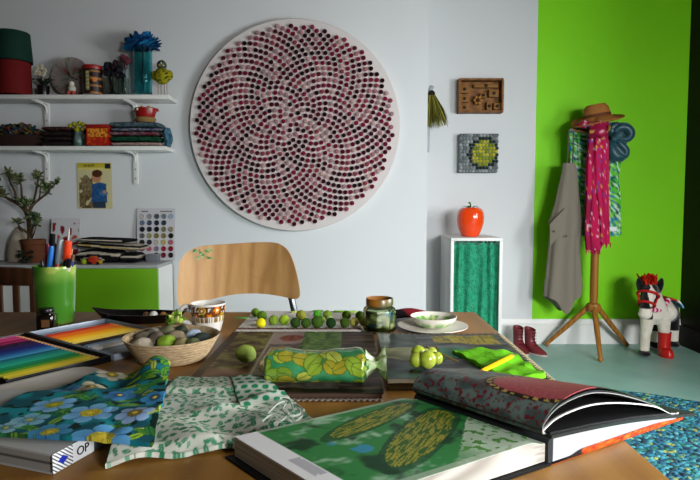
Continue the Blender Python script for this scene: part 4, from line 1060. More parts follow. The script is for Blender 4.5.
for k in range(17):
    a = .02+k/16*1.11
    rg.append([r2(a, -.02, cz(a)), r2(a, 1.04, cz(a)), r2(a, 1.04, cz(a)+.004), r2(a, -.02, cz(a)+.004)])
b.loft(rg); b.build('right_cover_board', mat('dark green black board', '#161D19', .5), t, at=o_)
# white endpaper and orange jacket under the board
def jz(a): return zb+.0012 if a < .12 else zb+.0012+(cz(1.0)-.0016-zb-.0012)*sm(.05, 1.03, a)**.9
b = MB(); rg = []
for k in range(25):
    a = .035+k/24*.92; rg.append([r2(a, -.016, jz(a)+.0012), r2(a, 1.0, jz(a)+.0012), r2(a, 1.0, cz(a)-.0004), r2(a, -.016, cz(a)-.0004)])
b.loft(rg); b.build('white_endpaper', mat('white endpaper', '#AEB0B4', .5), t, at=o_)
def jcol(u, v):
    if u < .22: return lin('#120E0D')
    n = nz(u*16, v*20, 1); c = mixc(lin('#C03A14'), lin('#D8701C'), sm(-.1, .3, n))
    return lin('#7A1A0C') if nz(u*30, v*9, 4) > .42 else c
b = MB(); b.sheet(60, 16, lambda u, v: r2(.0+u*1.0, -.028+v*1.05, jz(u)-.0002+.0), jcol, .0008, colb='#C0441A', along=(0, 0, 1))
b.sheet(60, 2, lambda u, v: r2(.1+u*.9, -.028-.0*v, jz(.1+u*.9)+.0004+v*.0055*sm(0, .15, u)*(1-.7*sm(.7, 1, u))), lambda u, v: jcol(.1+u*.9, v), .0012, along=(.5, -.85, 0))
b.build('orange_dust_jacket', VCG, t, at=o_)
# arched page bundles
def prof_of(peak, shift=0.):
    pts = [(0.0, .7305), (-.012-shift, .741), (.0-shift*.6, .7305+peak*.5), (.07, .7305+peak*.82), (.19, .7305+peak*.99), (.31, .7305+peak), (.45, .7305+peak*.82), (.62, .7305+peak*.46), (.8, .7305+peak*.1-.004), (.93, .7135), (1.0, .7105)]
    return spline([(a, 0, z) for a, z in pts], 6)
def arch(name, peak, off, th, m, colfn, nb=70, lift=0., a_end=1.0, far=1.0):
    p = prof_of(peak, off); n = len(p)-1
    def fn(u, v):
        i = min(int(u*n), n-1); q = p[i].lerp(p[i+1], u*n-i); z = q.z+lift*sm(.0, 1, q.x)
        z = max(z-.020*v*sm(-.02, .3, q.x)*(1-sm(.6, 1, q.x)), cz(clamp(q.x))+.0055)
        aa = q.x*a_end-.004*v*math.exp(-((q.x-.1)/.15)**2)
        return r2(aa, v*far, z)
    b = MB(); b.sheet(n*2, nb, fn, colfn, th); return b.build(name, m, t, at=o_)
def outer(u, v):
    # u along the arch from the hinge, v near -> far
    x, y = u, v; n = nz(x*30, y*34, 3); n2 = nz(x*75, y*75, 7); n3 = nz(x*12, y*9, 11)
    c = mixc(lin('#5E6E6A'), lin('#3C4A48'), sm(-.3, .4, n3))
    if n+.45*n2 > .2: c = mixc(lin('#6E2028'), lin('#54141C'), clamp(.5+n2))
    if n3 < -.25: c = mixc(c, lin('#5A6A64'), .5)
    if x > .555: c = mixc(lin('#12301A'), lin('#1E4A22'), clamp(.5+n3)) if x < .9 else lin('#0E120E')
    # pink patch with a stitched border near the crest
    dx, dy = (x-.425)/.145, (y-.24)/.36
    e = (abs(dx)**2.6+abs(dy)**2.6)**(1/2.6)
    if e < .84: c = mixc(lin('#A24C50'), lin('#84383E'), clamp(.5+1.2*nz(x*70, y*70, 2)))
    elif e < 1.0: c = lin('#15110C') if e > .95 or e < .87 else (lin('#A8904A') if int((atan2(dy, dx)+pi)*11) % 2 else lin('#2A1A12'))
    return c
PW = mat('white page edges', '#DCDCD8', .6)
arch('curled_printed_page', .047, .008, .0012, VCG, outer, 110)
arch('curled_page', .043, .008, .0010, mat('black page', '#0C0C0E', .45), (.05, .05, .05), 12)
arch('curled_page', .0405, .006, .0012, mat('grey page edge', '#8E8E8C', .6), (.5, .5, .5), 12)
arch('curled_page', .026, .002, .0018, VCP, lambda u, v: (.75, .75, .72) if v < .01 else (.012, .012, .012), 60)
# page block lying flat at the right fore edge
b = MB(); b.loft([[r2(a, -.0, cz(a)+.0042), r2(a, 1.0, cz(a)+.0042), r2(a, 1.0, cz(a)+.0062), r2(a, -.0, cz(a)+.0062)] for a in (.03, .3, .6, .9, 1.0)])
b.build('flat_black_page', mat('black printed page', '#08080A', .5), t, at=o_)

# ------------------------------------------------------------------ book with the striped spine label
C = onZ(52, 475.5); e1 = Vector((-.945, .327, 0)); e2 = Vector((.30, .954, 0)); BW, BD, BH = .24, .15, .0235
t = thing('paperback_book', 'thick grey book with a striped white spine label under the blue cloth', 'book', C); 
def bp_(a, b_, z): return e1*a+e2*b_+Vector((0, 0, z))
b = MB(); b.loft([[bp_(.002, .002, z), bp_(BW, .002, z), bp_(BW, BD, z), bp_(.002, BD, z)] for z in (.0025, .006, .0095, .0115, .0118, .0145, .018, BH-.0025)], lambda p: lin('#8E8A84') if not .0112 < p.z < .0122 else lin('#3A3836'))
b.build('page_block', PAPER, t, smooth=False)
b = MB()
for z0, z1 in ((.0004, .0024), (BH-.0024, BH)): b.loft([[bp_(0, 0, z), bp_(BW, 0, z), bp_(BW, BD, z), bp_(0, BD, z)] for z in (z0, z1)])
b.build('cover', mat('pale grey cover', '#A9AAA8', .5), t, smooth=False)
Ms = Matrix((( e2.x, 0, -e1.x, 0), (e2.y, 0, -e1.y, 0), (0, 1, 0, 0), (0, 0, 0, 1)))   # local x along the spine, y up, z outwards
def stripes(u, v):
    if u > .47: return lin('#E6E8EA')
    if abs(u-.235)*1.9+abs(v-.5) < .24: return lin('#1A2FA0')
    return lin('#23262E') if ((u*2.3+v)*5.2) % 1 < .38 else lin('#E6E8EA')
b = MB(); b.sheet(120, 50, lambda u, v: Ms @ Vector((.0005+u*.062, .0006+v*(BH-.001), .0012)), stripes, .001, colb='#E0E0E0')
spl = b.build('spine_label', VCG, t)
lettering('OP', .0145, Ms @ Matrix.Translation((.0445, BH/2-.001, .0016)), 'label_letters', mat('black print', '#14161A', .6), spl)
b = MB(); b.loft([[Ms @ Vector((x, y, z)) for y, z in ((.0004, 0), (.0004, .0009), (BH, .0009), (BH, 0))] for x in (.0, BD)]); b.build('spine_board', mat('grey spine', '#55565A', .6), t, smooth=False)

# ------------------------------------------------------------------ pencil boxes with coloured pencils
O = onZ(27, 338); O.z = ZT
ax, bx_ = Vector((.82, -.572, 0)), Vector((.572, .82, 0)); LB = .335
TIN = mat('dark tin', '#17181A', .35, .6); TIN2 = mat('silver tin', '#8E98A6', .35, .2)
def tray(b0, b1, a0, a1, name, label, m_in):
    t = thing(name, label, 'pencil box', O+bx_*(b0+b1)/2+ax*(a0+a1)/2, rz=atan2(ax.y, ax.x))
    L, Wd = a1-a0, b1-b0
    MB().box(0, 0, .0013, L, Wd, .002, bev=.0008).build('tray_floor', m_in, t)
    b = MB()
    for sy in (-1, 1): b.box(0, sy*(Wd/2-.001), .0065, L, .002, .0125, bev=.0006)
    for sx_ in (-1, 1): b.box(sx_*(L/2-.001), 0, .0065, .002, Wd-.004, .0125, bev=.0006)
    b.build('tray_rim', m_in, t); return t
tray(-.19, -.003, 0, LB, 'pencil_tin', 'dark pencil tin holding pencils from pink through blue to yellow', TIN)
tray(.003, .19, 0, LB, 'pencil_tin', 'silver lined pencil tin holding red, orange and yellow pencils', TIN2)
for o in bpy.data.objects:
    if o.name.startswith('pencil_tin'): o['group'] = 'pencil tins on the table'
WDc = lin('#B98A54')
def pencil(a, b0, b1, cc, label, group, L=.172):
    P0 = O+ax*a+bx_*((b0+b1)/2)
    t = thing('coloured_pencil', label, 'pencil', (P0.x, P0.y, ZT+.0024), rz=atan2(bx_.y, bx_.x), group=group)
    M_ = Matrix.Rotation(pi/2, 4, 'Y'); h = L/2; r = .0052
    m = mat('lacquer '+cc, cc, .22, coat=.6)
    MB().lathe([(r*.9, -h), (r, -h+.001), (r, h-.018)], (0, 0, r*.9), 6, M=M_).build('painted_body', m, t, ang=30)
    w_ = MB().lathe([(r, h-.018), (r*.35, h-.005)], (0, 0, r*.9), 12, M=M_).build('sharpened_cone', BWD, t)
    MB().lathe([(r*.35, h-.005), (.0003, h)], (0, 0, r*.9), 8, M=M_).build('lead_tip', m, w_)
BWD = mat('bare pencil wood', '#B98A54', .7)
pal = [('#B0507A', 'dusty pink'), ('#A02A5E', 'magenta'), ('#B03A66', 'rose'), ('#7A1440', 'wine red'), ('#8E1E4E', 'raspberry'), ('#3A1030', 'dark plum'), ('#1E1030', 'black violet'), ('#2A1A48', 'deep violet'), ('#1A1A50', 'navy'), ('#16205E', 'midnight blue'), ('#14306E', 'royal blue'), ('#1A4C86', 'mid blue'), ('#2A6A9A', 'sky blue'), ('#3A86AE', 'pale blue'), ('#125A66', 'petrol'), ('#127A72', 'teal'), ('#1A8A78', 'turquoise'), ('#1E9A7A', 'sea green'), ('#157A56', 'emerald'), ('#1A7A3A', 'grass green'), ('#4A8A2A', 'leaf green'), ('#A8A428', 'olive yellow'), ('#C8B42E', 'lemon'), ('#B8A438', 'mustard yellow')]
for i, (cc, nm) in enumerate(pal):
    s_ = 'first at the far end' if i == 0 else f'just after the {pal[i-1][1]} one'
    pencil(.012+i*.0134, -.184, -.009, cc, f'{nm} pencil in the dark tin, {s_}', 'pencils in the dark tin')
pal2 = [('#B82A1A', 'scarlet'), ('#CE4A1E', 'vermilion'), ('#D8682A', 'coral'), ('#D86A14', 'orange'), ('#E08A1A', 'amber'), ('#E0A020', 'golden'), ('#E4B42A', 'sunflower yellow'), ('#E6BE3A', 'canary yellow'), ('#D8B850', 'straw yellow')]
for i, (cc, nm) in enumerate(pal2):
    s_ = 'first beside the empty silver strip' if i == 0 else f'next after the {pal2[i-1][1]} one'
    pencil(.062+i*.0134, .009, .184, cc, f'{nm} pencil in the silver tin, {s_}', 'pencils in the silver tin')
for i, (cc, nm) in enumerate([('#3A3026', 'umber'), ('#1E1A18', 'black'), ('#5A6A7A', 'slate blue'), ('#8A96A2', 'silver grey'), ('#A9A49A', 'pale grey')]):
    pencil(.19+i*.0134, .009, .184, cc, f'{nm} pencil in the silver tin beyond the yellows', 'pencils in the silver tin')

# ------------------------------------------------------------------ pale rounded board beside the tin, under the blue cloth
pa0, pa1, pb0, pb1 = .346, .50, -.30, -.062
pc = O+ax*(pa0+pa1)/2+bx_*(pb0+pb1)/2
t = thing('pale_board', 'pale grey board with rounded corners partly under the blue flowered cloth', 'board', (pc.x, pc.y, ZT), rz=atan2(ax.y, ax.x))
def rrect(hx_, hy_, r, z): return [Vector((sg*(hx_-r)+r*cos(a), tg*(hy_-r)+r*sin(a), z)) for sg, tg, s0 in ((1, 1, 0), (-1, 1, pi/2), (-1, -1, pi), (1, -1, 3*pi/2)) for a in [s0+q*pi/16 for q in range(9)]]
HX, HY = (pa1-pa0)/2, (pb1-pb0)/2
MB().loft([rrect(HX-.003, HY-.003, .035, .0002), rrect(HX, HY, .036, .003), rrect(HX, HY, .036, .009), rrect(HX-.002, HY-.002, .035, .0115), rrect(HX-.012, HY-.012, .03, .012), rrect(HX-.014, HY-.014, .03, .0105)]).build('board_body', mat('pale grey lacquer', '#A39E95', .4), t)

# ------------------------------------------------------------------ green pen cup and pens
cxx, cyy, rc, hc_ = onZ(55, 322).x, onZ(55, 322).y, .0500, .146
cyy = 1.425; cxx = onY(55.5, 300, cyy).x
t = thing('pen_cup', 'translucent marbled green plastic cup full of pens', 'cup', (cxx, cyy, ZT))
def cupc(p):
    a = atan2(p.y, p.x); n = nz(p.x*22+.3*sin(p.z*30), p.y*22, p.z*9)
    c = mixc(lin('#3E7A1E'), lin('#7EA844'), sm(-.25, .35, n))
    if n > .18: c = mixc(c, lin('#B0B85A'), .6)
    return c
CUPM = mat('marbled green plastic', None, .22, coat=.3)
CUPM.node_tree.nodes['Principled BSDF'].inputs['Subsurface Weight'].default_value = .15
CUPM.node_tree.nodes['Principled BSDF'].inputs['Subsurface Radius'].default_value = (.02, .03, .01)
MB().lathe([(rc*.84, 0), (rc*.86, .002)]+[(rc*(.86+.15*i/24), .002+(hc_-.004)*i/24) for i in range(1, 25)]+[(rc*.985, hc_), (rc*.96, hc_-.003), (rc*.82, .006), (.01, .005)], n=64, col=cupc).build('cup_wall', CUPM, t)
def pen(label, ut, vt, ub, dy, r, segs, cat='pen', name='marker_pen'):
    top = onY(ut, vt, cyy+dy); zr = ZT+hc_; bu = onY(ub, 271, cyy+dy*.8)
    d = (top-bu); k = (ZT+.012-bu.z)/d.z; bot = bu+d*k
    off = Vector((bot.x-cxx, bot.y-cyy)); lim = rc*.82-r*1.4-.003
    if off.length > lim: off = off*(lim/off.length); bot = Vector((cxx+off.x, cyy+off.y, ZT+.012))
    t = thing(name, label, cat, bot, group='pens in the green cup'); L = (top-bot); 
    for s0, s1, cc, nm, rr_ in segs:
        b = MB(); p0, p1 = L*s0, L*s1; b.tube([p0, p0.lerp(p1, .04), p0.lerp(p1, .96), p1], [r*rr_*.85, r*rr_, r*rr_, r*rr_*.8], 14)
        b.build(nm, mat('pen '+cc, cc, .3), t)
pen('bright blue marker with black cap in the green cup', 53, 234, 47.5, -.014, .0065, [(0, .86, '#1E6EC0', 'barrel', 1), (.86, 1, '#0C0C10', 'cap', 1)])
pen('thick black marker with grey tip in the green cup', 55.5, 244, 54.5, .014, .0085, [(0, .9, '#0E0E12', 'barrel', 1), (.9, 1, '#3A3A3E', 'tip', .6)])
pen('marker with grey top and red lower half in the green cup', 60.5, 239, 57, .0, .0075, [(0, .68, '#A81E1E', 'barrel', 1), (.68, 1, '#7E8486', 'cap', 1)])
pen('marker with orange red cap and black barrel in the green cup', 68, 241, 65.5, .004, .0092, [(0, .74, '#0F0E10', 'barrel', .9), (.74, 1, '#E2431A', 'cap', 1.05)])
pen('slim purple pen at the right rim of the green cup', 73.5, 255, 70, -.006, .0055, [(0, .9, '#2E2A7A', 'barrel', 1), (.9, 1, '#7A5A3A', 'tip', .7)])
pen('slim white stick rising highest from the green cup', 69, 229, 66, .024, .0025, [(0, 1, '#B8B4AC', 'stem', 1)], 'stick', 'craft_stick')
pen('pink pen leaning left in the green cup', 47.5, 244, 44.5, .025, .0055, [(0, .85, '#B02850', 'barrel', 1), (.85, 1, '#D85A70', 'cap', 1)])
pen('black pen leaning furthest left in the green cup', 42, 261, 44, -.002, .006, [(0, .9, '#101014', 'barrel', 1), (.9, 1, '#2E2E34', 'cap', .9)])
pen('short copper ended brush at the left rim of the green cup', 41, 268.5, 45, .014, .005, [(0, .9, '#5A3018', 'handle', 1), (.9, 1, '#C08A5A', 'end', 1.2)], 'brush', 'paint_brush')
pen('brown wooden pencil between orange marker and purple pen in the cup', 72, 249, 69.5, .02, .0045, [(0, .93, '#6A3A1A', 'barrel', 1), (.93, 1, '#B08A5A', 'tip', .6)], 'pencil', 'wooden_pencil')
pen('white banded dark marker in front of the orange one in the cup', 69.5, 259, 67, -.022, .0065, [(0, .8, '#14121A', 'barrel', 1), (.8, .86, '#C8C0B8', 'band', 1.03), (.86, 1, '#14121A', 'cap', 1)])
# ink bottle
q = onZ(44, 331); t = thing('ink_bottle', 'small square dark glass bottle in front of the green cup', 'bottle', (q.x, 1.335, ZT), rz=.15)
s_ = .019
MB().loft([[Vector((x*k, y*k, z)) for x, y in ((-s_, -s_*.8), (-s_*.8, -s_), (s_*.8, -s_), (s_, -s_*.8), (s_, s_*.8), (s_*.8, s_), (-s_*.8, s_), (-s_, s_*.8))] for z, k in ((.0003, .94), (.003, 1), (.034, 1), (.038, .9), (.0385, .6), (.042, .6))]).build('bottle_body', mat('dark glass', '#0D0907', .06, coat=.5), t)
MB().lathe([(.016, .0421), (.0165, .043), (.0165, .05), (.015, .052)], n=20).build('cap', mat('black cap', '#0B0A0A', .35), t)
MB().box(.003, -s_-.0002, .018, .018, .0007, .018).build('brown_label', mat('brown label', '#6A4424', .5), t)

# ------------------------------------------------------------------ black lacquer dish
q = onZ(122, 326); t = thing('black_dish', 'pointed black lacquer dish at the far edge of the table', 'dish', (-.535, 1.424, ZT), rz=-.06)
def boat(s, z):
    out = []
    for i in range(48):
        a = 2*pi*i/48; c_ = cos(a); out.append(Vector((.118*s*c_*(1 if c_ > 0 else 1.12), .044*s*sin(a)*(1-abs(c_)**3*.5), z+(.012*max(0, -c_)**4+.006*max(0, c_)**4)*(s > .9))))
    return out
MB().loft([boat(.6, .0), boat(.75, .002), boat(.98, .022), boat(1.0, .024), boat(.95, .024), boat(.72, .006), boat(.3, .004)]).build('dish_bowl', mat('black lacquer', '#08080A', .18), t)
for i, (x, y, r, cc, nm) in enumerate(((.03, .0, .011, '#B8B4AE', 'pearl white bead in the black dish'), (.052, .008, .009, '#A86A3A', 'copper coloured bead in the black dish'), (.008, .008, .009, '#5A3A22', 'dark brown bead in the black dish'))):
    o = MB().ball((0, 0, 0), r, n=16, m=12).build('bead', mat('bead '+cc, cc, .25)); o.location = Vector((-.535+x, 1.424+y, ZT+.0065+r)); tag(o, nm, 'bead', 'beads in the black dish')

# ------------------------------------------------------------------ basket of pebbles
bc = Vector((-.346, 1.075, ZT))
t = thing('woven_bowl', 'round coiled straw bowl heaped with pebbles and felt stones', 'bowl', bc)
pr = []
for i in range(61):
    f_ = i/60; r = .058+.032*f_**.75; pr.append((r+.0011*abs(sin(f_*pi*9)), .0005+.0475*f_))
for i in range(1, 41): f_ = 1-i/40; pr.append((.054+.032*f_**.75, .004+.0435*f_))
STR = mat('coiled straw', '#C9B18C', .85, noise_scale=90, col2='#A08560', stretch=(1, 1, 4), bump=.5, bump_scale=200)
b = MB(); b.lathe(pr, n=72); b.lathe([(.0, .003), (.06, .003)], n=32, caps=False); b.build('coiled_wall', STR, t)
rr = random.Random(31)
pb = [(128, 338, .017, '#6E6656', 'brown grey'), (137, 333.5, .016, '#4A463E', 'charcoal'), (147, 332, .015, '#8A8276', 'warm grey'), (134, 346, .018, '#7A725E', 'khaki grey'), (143, 345, .018, '#A59A88', 'pale sand'), (157, 340, .021, '#6E6258', 'umber'), (167, 330, .018, '#6A684A', 'olive brown'), (167, 343, .019, '#7E9E2E', 'lime green'), (177, 338, .018, '#8A7C64', 'tan'), (182, 344, .015, '#9A8E62', 'straw'), (194, 335.5, .016, '#97A5B4', 'pale blue grey'), (193, 344, .015, '#5E6440', 'moss'), (204, 340, .018, '#2C3430', 'black green'), (182, 330, .014, '#3A4030', 'dark olive'), (154, 331, .013, '#5A5448', 'stone brown')]
for u, v, r, cc, nm in pb:
    yy = bc.y+.062-(v-330)/18*.105; p = onY(u, v, yy); z = clamp(p.z, ZT+.028, ZT+.062)
    d = Vector((p.x-bc.x, yy-bc.y)); lim = .076-r*1.05
    if d.length > lim: d = d*(lim/d.length)
    o = MB().ball((0, 0, 0), (r*1.12, r*.9, r*.82), n=18, m=12, lump=.2, M=Matrix.Rotation(rr.uniform(0, 3), 4, 'Z') @ Matrix.Rotation(rr.uniform(-.4, .4), 4, 'X')).build('pebble', mat('pebble '+cc, cc, .65, noise_scale=60, noise_amt=.35))
    o.location = (bc.x+d.x, bc.y+d.y, z); tag(o, f'{nm} pebble in the coiled straw bowl', 'pebble', 'pebbles in the straw bowl')
p = onY(176, 326, 1.125); t = thing('felt_flower', 'spiky yellow green felt flower on the far side of the straw bowl', 'ornament', (p.x, 1.118, ZT+.066))
b = MB()
for q in range(26):
    a, e = rr.uniform(0, 6.28), rr.uniform(-.2, 1.4); d = Vector((cos(a)*cos(e), sin(a)*cos(e), sin(e))); b.tube([d*.004, d*.014, d*rr.uniform(.018, .026)], [.005, .006, .001], 6, rr.choice(['#7E9A2A', '#A8BC4A', '#4E6A1E', '#C2CC7A']))
b.build('felt_petals', FELT, t)
MB().ball((0, 0, .012), .007, n=10, m=8).build('dark_centre', mat('dark felt', '#22301A', .9), t)

# ------------------------------------------------------------------ flowered mug
mc = onZ(208.5, 331); t = thing('flowered_mug', 'white mug with brown and orange flower band', 'mug', (mc.x, mc.y, ZT))
rm, hm = .0415, .068
def mug(p):
    a = atan2(p.y, p.x); z = p.z; r = hypot(p.x, p.y)
    if z < .026 or z > .0635 or r < rm*.9: 
        if .022 < z < .031 and r > rm*.85 and nz(a*5, z*60, 2) > .05: return lin('#8A6A1E')
        return lin('#D8D4CC')
    c = lin('#4A200C')
    for k in range(14):
        a0 = -pi+k*2*pi/14+.1; z0 = .046+(.009 if k % 2 else -.008); d = hypot(((a-a0+pi) % (2*pi)-pi)*rm, z-z0); rr_ = (.0135 if k % 3 else .010)*(1+.15*cos(6*atan2(z-z0, (a-a0)*rm)))
        if d < .0033: return lin('#E8D8A8')
        if d < rr_*.6: c = lin('#C8781A') if k % 3 else lin('#8A2A0E')
        elif d < rr_: c = lin('#B89A22') if k % 3 == 0 else lin('#6A3410')
    if c == lin('#4A200C') and nz(a*6, z*200, 1) > .12: c = lin('#7A7A1E') if z < .045 else lin('#D8D4CC')
    return c
MB().lathe([(rm*.62, 0), (rm*.68, .001)]+[(rm*(.70+.28*(1-(1-i/60)**1.6)), .0012+(hm-.003)*i/60) for i in range(61)]+[(rm*.98, hm), (rm*.94, hm-.001), (rm*.9, .03), (rm*.62, .006), (.002, .005)], n=120, col=mug).build('mug_body', mat('glazed pottery', None, .18, coat=.4), t)
MB().tube(spline([(-rm*.94, 0, .055), (-rm*1.3, -.004, .06), (-rm*1.6, -.008, .045), (-rm*1.45, -.006, .026), (-rm*.84, 0, .018)], 6), .0048, 10, flat=1.1).build('handle', mat('white glaze', '#D8D4CC', .18), t)

# ------------------------------------------------------------------ white runner with felt balls
RNX0, RNX1, RNY0, RNY1 = -.27, .026, 1.305, 1.553; zr = ZT+.004
t = thing('table_runner', 'white cloth runner with scalloped brown edging under the felt balls', 'cloth', ((RNX0+RNX1)/2, (RNY0+RNY1)/2, ZT))
def rc_(u, v):
    n = nz(u*9, v*5, 3)
    c = lin('#D2CFC8')
    return mixc(c, lin('#8A7A6A'), .6) if n > .42 else c
MB().sheet(40, 24, lambda u, v: (RNX0+u*(RNX1-RNX0), RNY0+v*(RNY1-RNY0), zr+.0008*nz(u*12, v*9)), rc_, .0032, along=(0, 0, 1)).build('runner_cloth', VCF, t, at=t.location)
def ricrac(x0, x1, y, z, n, cc, name, t, amp=.0035, w=.004):
    b = MB(); m = n*6
    def fn(u, v): x = x0+u*(x1-x0); yy = y+amp*math.asin(sin(u*n*2*pi))*2/pi; return (x, yy+(v-.5)*w, z)
    b.sheet(m, 1, fn, thick=.0016, along=(0, 0, 1)); return b.build(name, mat(name+cc, cc, .85), t, at=t.location)
ricrac(RNX0, RNX1, RNY0+.018, zr+.0022, 26, '#5A3A2E', 'brown_ricrac', t, .003, .005)
ricrac(RNX0, RNX1, RNY0-.003, zr-.0015, 26, '#4A2A22', 'scalloped_edge', t, .003, .006)
greens = ['#5A7A22', '#4A6A1C', '#D8D01E', '#7A962E', '#8AAA2A', '#7A7C2A', '#2E4A1C', '#3A5A1E', '#3E5E1E', '#4A9A2A', '#6A7A3A', '#6E8A2A', '#8A9A5A', '#1E3A1A', '#5A7A1E', '#3A5218', '#D2CC66', '#4A6A1E', '#A8B44A', '#6A9A3A']
bl = [(255.5, 312.3, 4.4), (262, 315.5, 5), (261, 322.8, 5), (273.7, 319.8, 5), (284, 319.6, 5.2), (301, 315, 5.2), (295.5, 322.8, 5.2), (302.5, 323.5, 5), (312.3, 322.8, 6.2), (317.4, 314.3, 4.2), (322, 319.6, 3.8), (327.5, 314.6, 4.6), (329.5, 318.5, 3.6), (331, 322.6, 5.2), (346.5, 315, 4.6), (344.8, 322.4, 5), (354.3, 321.8, 4.6), (360, 315.5, 4.8), (361, 321.5, 4.8)]
names_ = ['mid green', 'dark leaf green', 'bright yellow', 'olive', 'bright apple green', 'khaki', 'bottle green', 'fern green', 'large forest green', 'spring green', 'grey green', 'meadow green', 'pale sage', 'blackish green', 'pea green', 'dark moss', 'pale lemon', 'ivy green', 'light lime', 'mint']
placed = []
for (u, v, rp), cc, nm in zip(bl, greens, names_):
    g = onZ(u, v+rp*1.0, zr+.001); yy = min(max(g.y, RNY0+.028), 1.535); r = rp/F*yy*1.0; x = onY(u, v, yy).x
    for _ in range(60):
        hit = [w for w in placed if hypot(w[0]-x, w[1]-yy) < w[2]+r+.0006]
        if not hit: break
        w = hit[0]; d = Vector((x-w[0], yy-w[1])); d = d.normalized() if d.length > 1e-6 else Vector((0, 1)); x, yy = w[0]+d.x*(w[2]+r+.001), w[1]+d.y*(w[2]+r+.001)
    placed.append((x, yy, r))
    o = MB().ball((0, 0, 0), r, n=20, m=14, lump=.06).build('felt_ball', mat('felt '+cc, cc, .95, bump=.6, bump_scale=300, spec=.1)); o.location = (x, yy, zr+.0008+r); tag(o, f'{nm} felt ball on the white runner', 'ball', 'felt balls on the white runner')
for i, (u, v, L, w, cc, nm) in enumerate(((242, 318, .034, .008, '#5E9A4A', 'green felt strip at the left of the white runner'), (294, 312, .014, .012, '#B8C83A', 'yellow green felt scrap behind the balls on the runner'), (340, 311.5, .036, .012, '#8AC02A', 'bright lime felt strip behind the balls on the runner'), (318, 310.8, .03, .01, '#7AAE2E', 'leaf green felt strip at the far edge of the runner'), (352, 311.8, .026, .014, '#9AC83A', 'pale lime felt piece behind the balls near the jar'))):
    q = onZ(u, v, zr+.002); yy = min(q.y, 1.54)
    o = MB().box(0, 0, 0, L, w, .003, bev=.001).build('felt_strip', mat('felt strip '+cc, cc, .95)); o.location = (onY(u, v, yy).x, yy, zr+.0026); o.rotation_euler = (0, 0, .03*i); tag(o, nm, 'felt piece', 'felt scraps on the white runner')

# ------------------------------------------------------------------ glass jar of brush water
jc = onZ(379.5, 332); t = thing('glass_jar', 'eight sided glass jar of murky green paint water with orange rim', 'jar', (jc.x, jc.y, ZT), rz=.2)
rj = .0375
def oct_(k, z, ch=.72): return [Vector((rj*k*cos(a)*1.0, rj*k*sin(a), z)) for a in [pi/8+i*pi/4 for i in range(8)]]
MB().loft([oct_(.86, .0004), oct_(.98, .003), oct_(1.06, .01), oct_(1.06, .05), oct_(.98, .058), oct_(.8, .063)]+[oct_(.8, .063)]+[oct_(.76, .061), oct_(.95, .054), oct_(1.0, .048), oct_(1.0, .012), oct_(.88, .005)]).build('jar_glass', glass('pale green glass', '#D2DCC0', .03), t, smooth=False)
def pw(p):
    n = nz(p.x*40+2, p.y*40, p.z*45); n2 = nz(p.x*60, p.y*60+4, p.z*60)
    c = mixc(lin('#4A5A2A'), lin('#8A8A4A'), sm(-.2, .3, n))
    if n2 > .22: c = lin('#1E6A9A')
    if n2 < -.22: c = lin('#C8C8A4')
    if n < -.3: c = lin('#26401E')
    return c
b = MB(); b.loft([[Vector((rj*k*.94*cos(a), rj*k*.94*sin(a), z)) for a in [pi/8+i*pi/16 for i in range(32)]] for k, z in [(.84, .0065)]+[(.98, .014+.034*i/20) for i in range(21)]+[(.92, .052)]], pw); b.build('painted_liner', VCP, t)
MB().lathe([(rj*.8, .0632), (rj*.86, .065), (rj*.86, .0785), (rj*.83, .081), (rj*.78, .081), (rj*.78, .066)], n=40, col=lambda p: mixc(lin('#8E5A1E'), lin('#4A4E22'), sm(-.25, .3, nz(p.x*40, p.y*40, p.z*20)))).build('rim', VCP, t)
# red cloth behind jar
q = onZ(410, 318); t = thing('red_cloth', 'folded dark red and black cloth between the jar and the plate', 'cloth', (q.x, 1.45, ZT))
b = MB()
b.sheet(30, 20, lambda u, v: ((u-.5)*.13, (v-.5)*.08, .004+.026*sin(pi*clamp(u*.9+.1))**.6*sin(pi*clamp(.1+.85*v))**.6+.002*nz(u*6, v*6)), lambda u, v: '#7A0E1E' if u+.25*v > .42 else '#140C10', .0035, along=(0, 0, 1)); b.build('cloth_fold', VCF, t)
# plate and bowl
pc = onZ(432.5, 329.5); t = thing('saucer_plate', 'white plate under a small white bowl on the far table corner', 'plate', (pc.x, pc.y, ZT))
MB().lathe([(.03, .0003), (.045, .0005), (.07, .005), (.084, .0095), (.0845, .0115), (.082, .0115), (.068, .0075), (.045, .0035), (.002, .0035)], n=64).build('plate_dish', mat('white glaze plate', '#D9D3C6', .3, noise_scale=30, noise_amt=.04), t)
t = thing('small_bowl', 'small white bowl smeared with green paint, standing on a white plate', 'bowl', (pc.x+.004, pc.y+.012, ZT+.0036))
def bwl(p):
    r = hypot(p.x, p.y)
    if r < .05 and nz(p.x*45, p.y*45, 2) > -.18 and p.z > .003: return mixc(lin('#5EA04A'), lin('#C2D08A'), sm(-.1, .4, nz(p.x*90, p.y*90, 5)))
    return lin('#D9D5C8')
MB().lathe([(.022, 0), (.028, .0005), (.042, .008), (.054, .02), (.0565, .027), (.0545, .0275), (.051, .021)]+[(.051-.005*i, .021-.0165*(1-((8-i)/8)**2)) for i in range(1, 9)]+[(.002, .0045)], n=80, col=bwl).build('bowl_wall', mat('glazed bowl', None, .22), t)

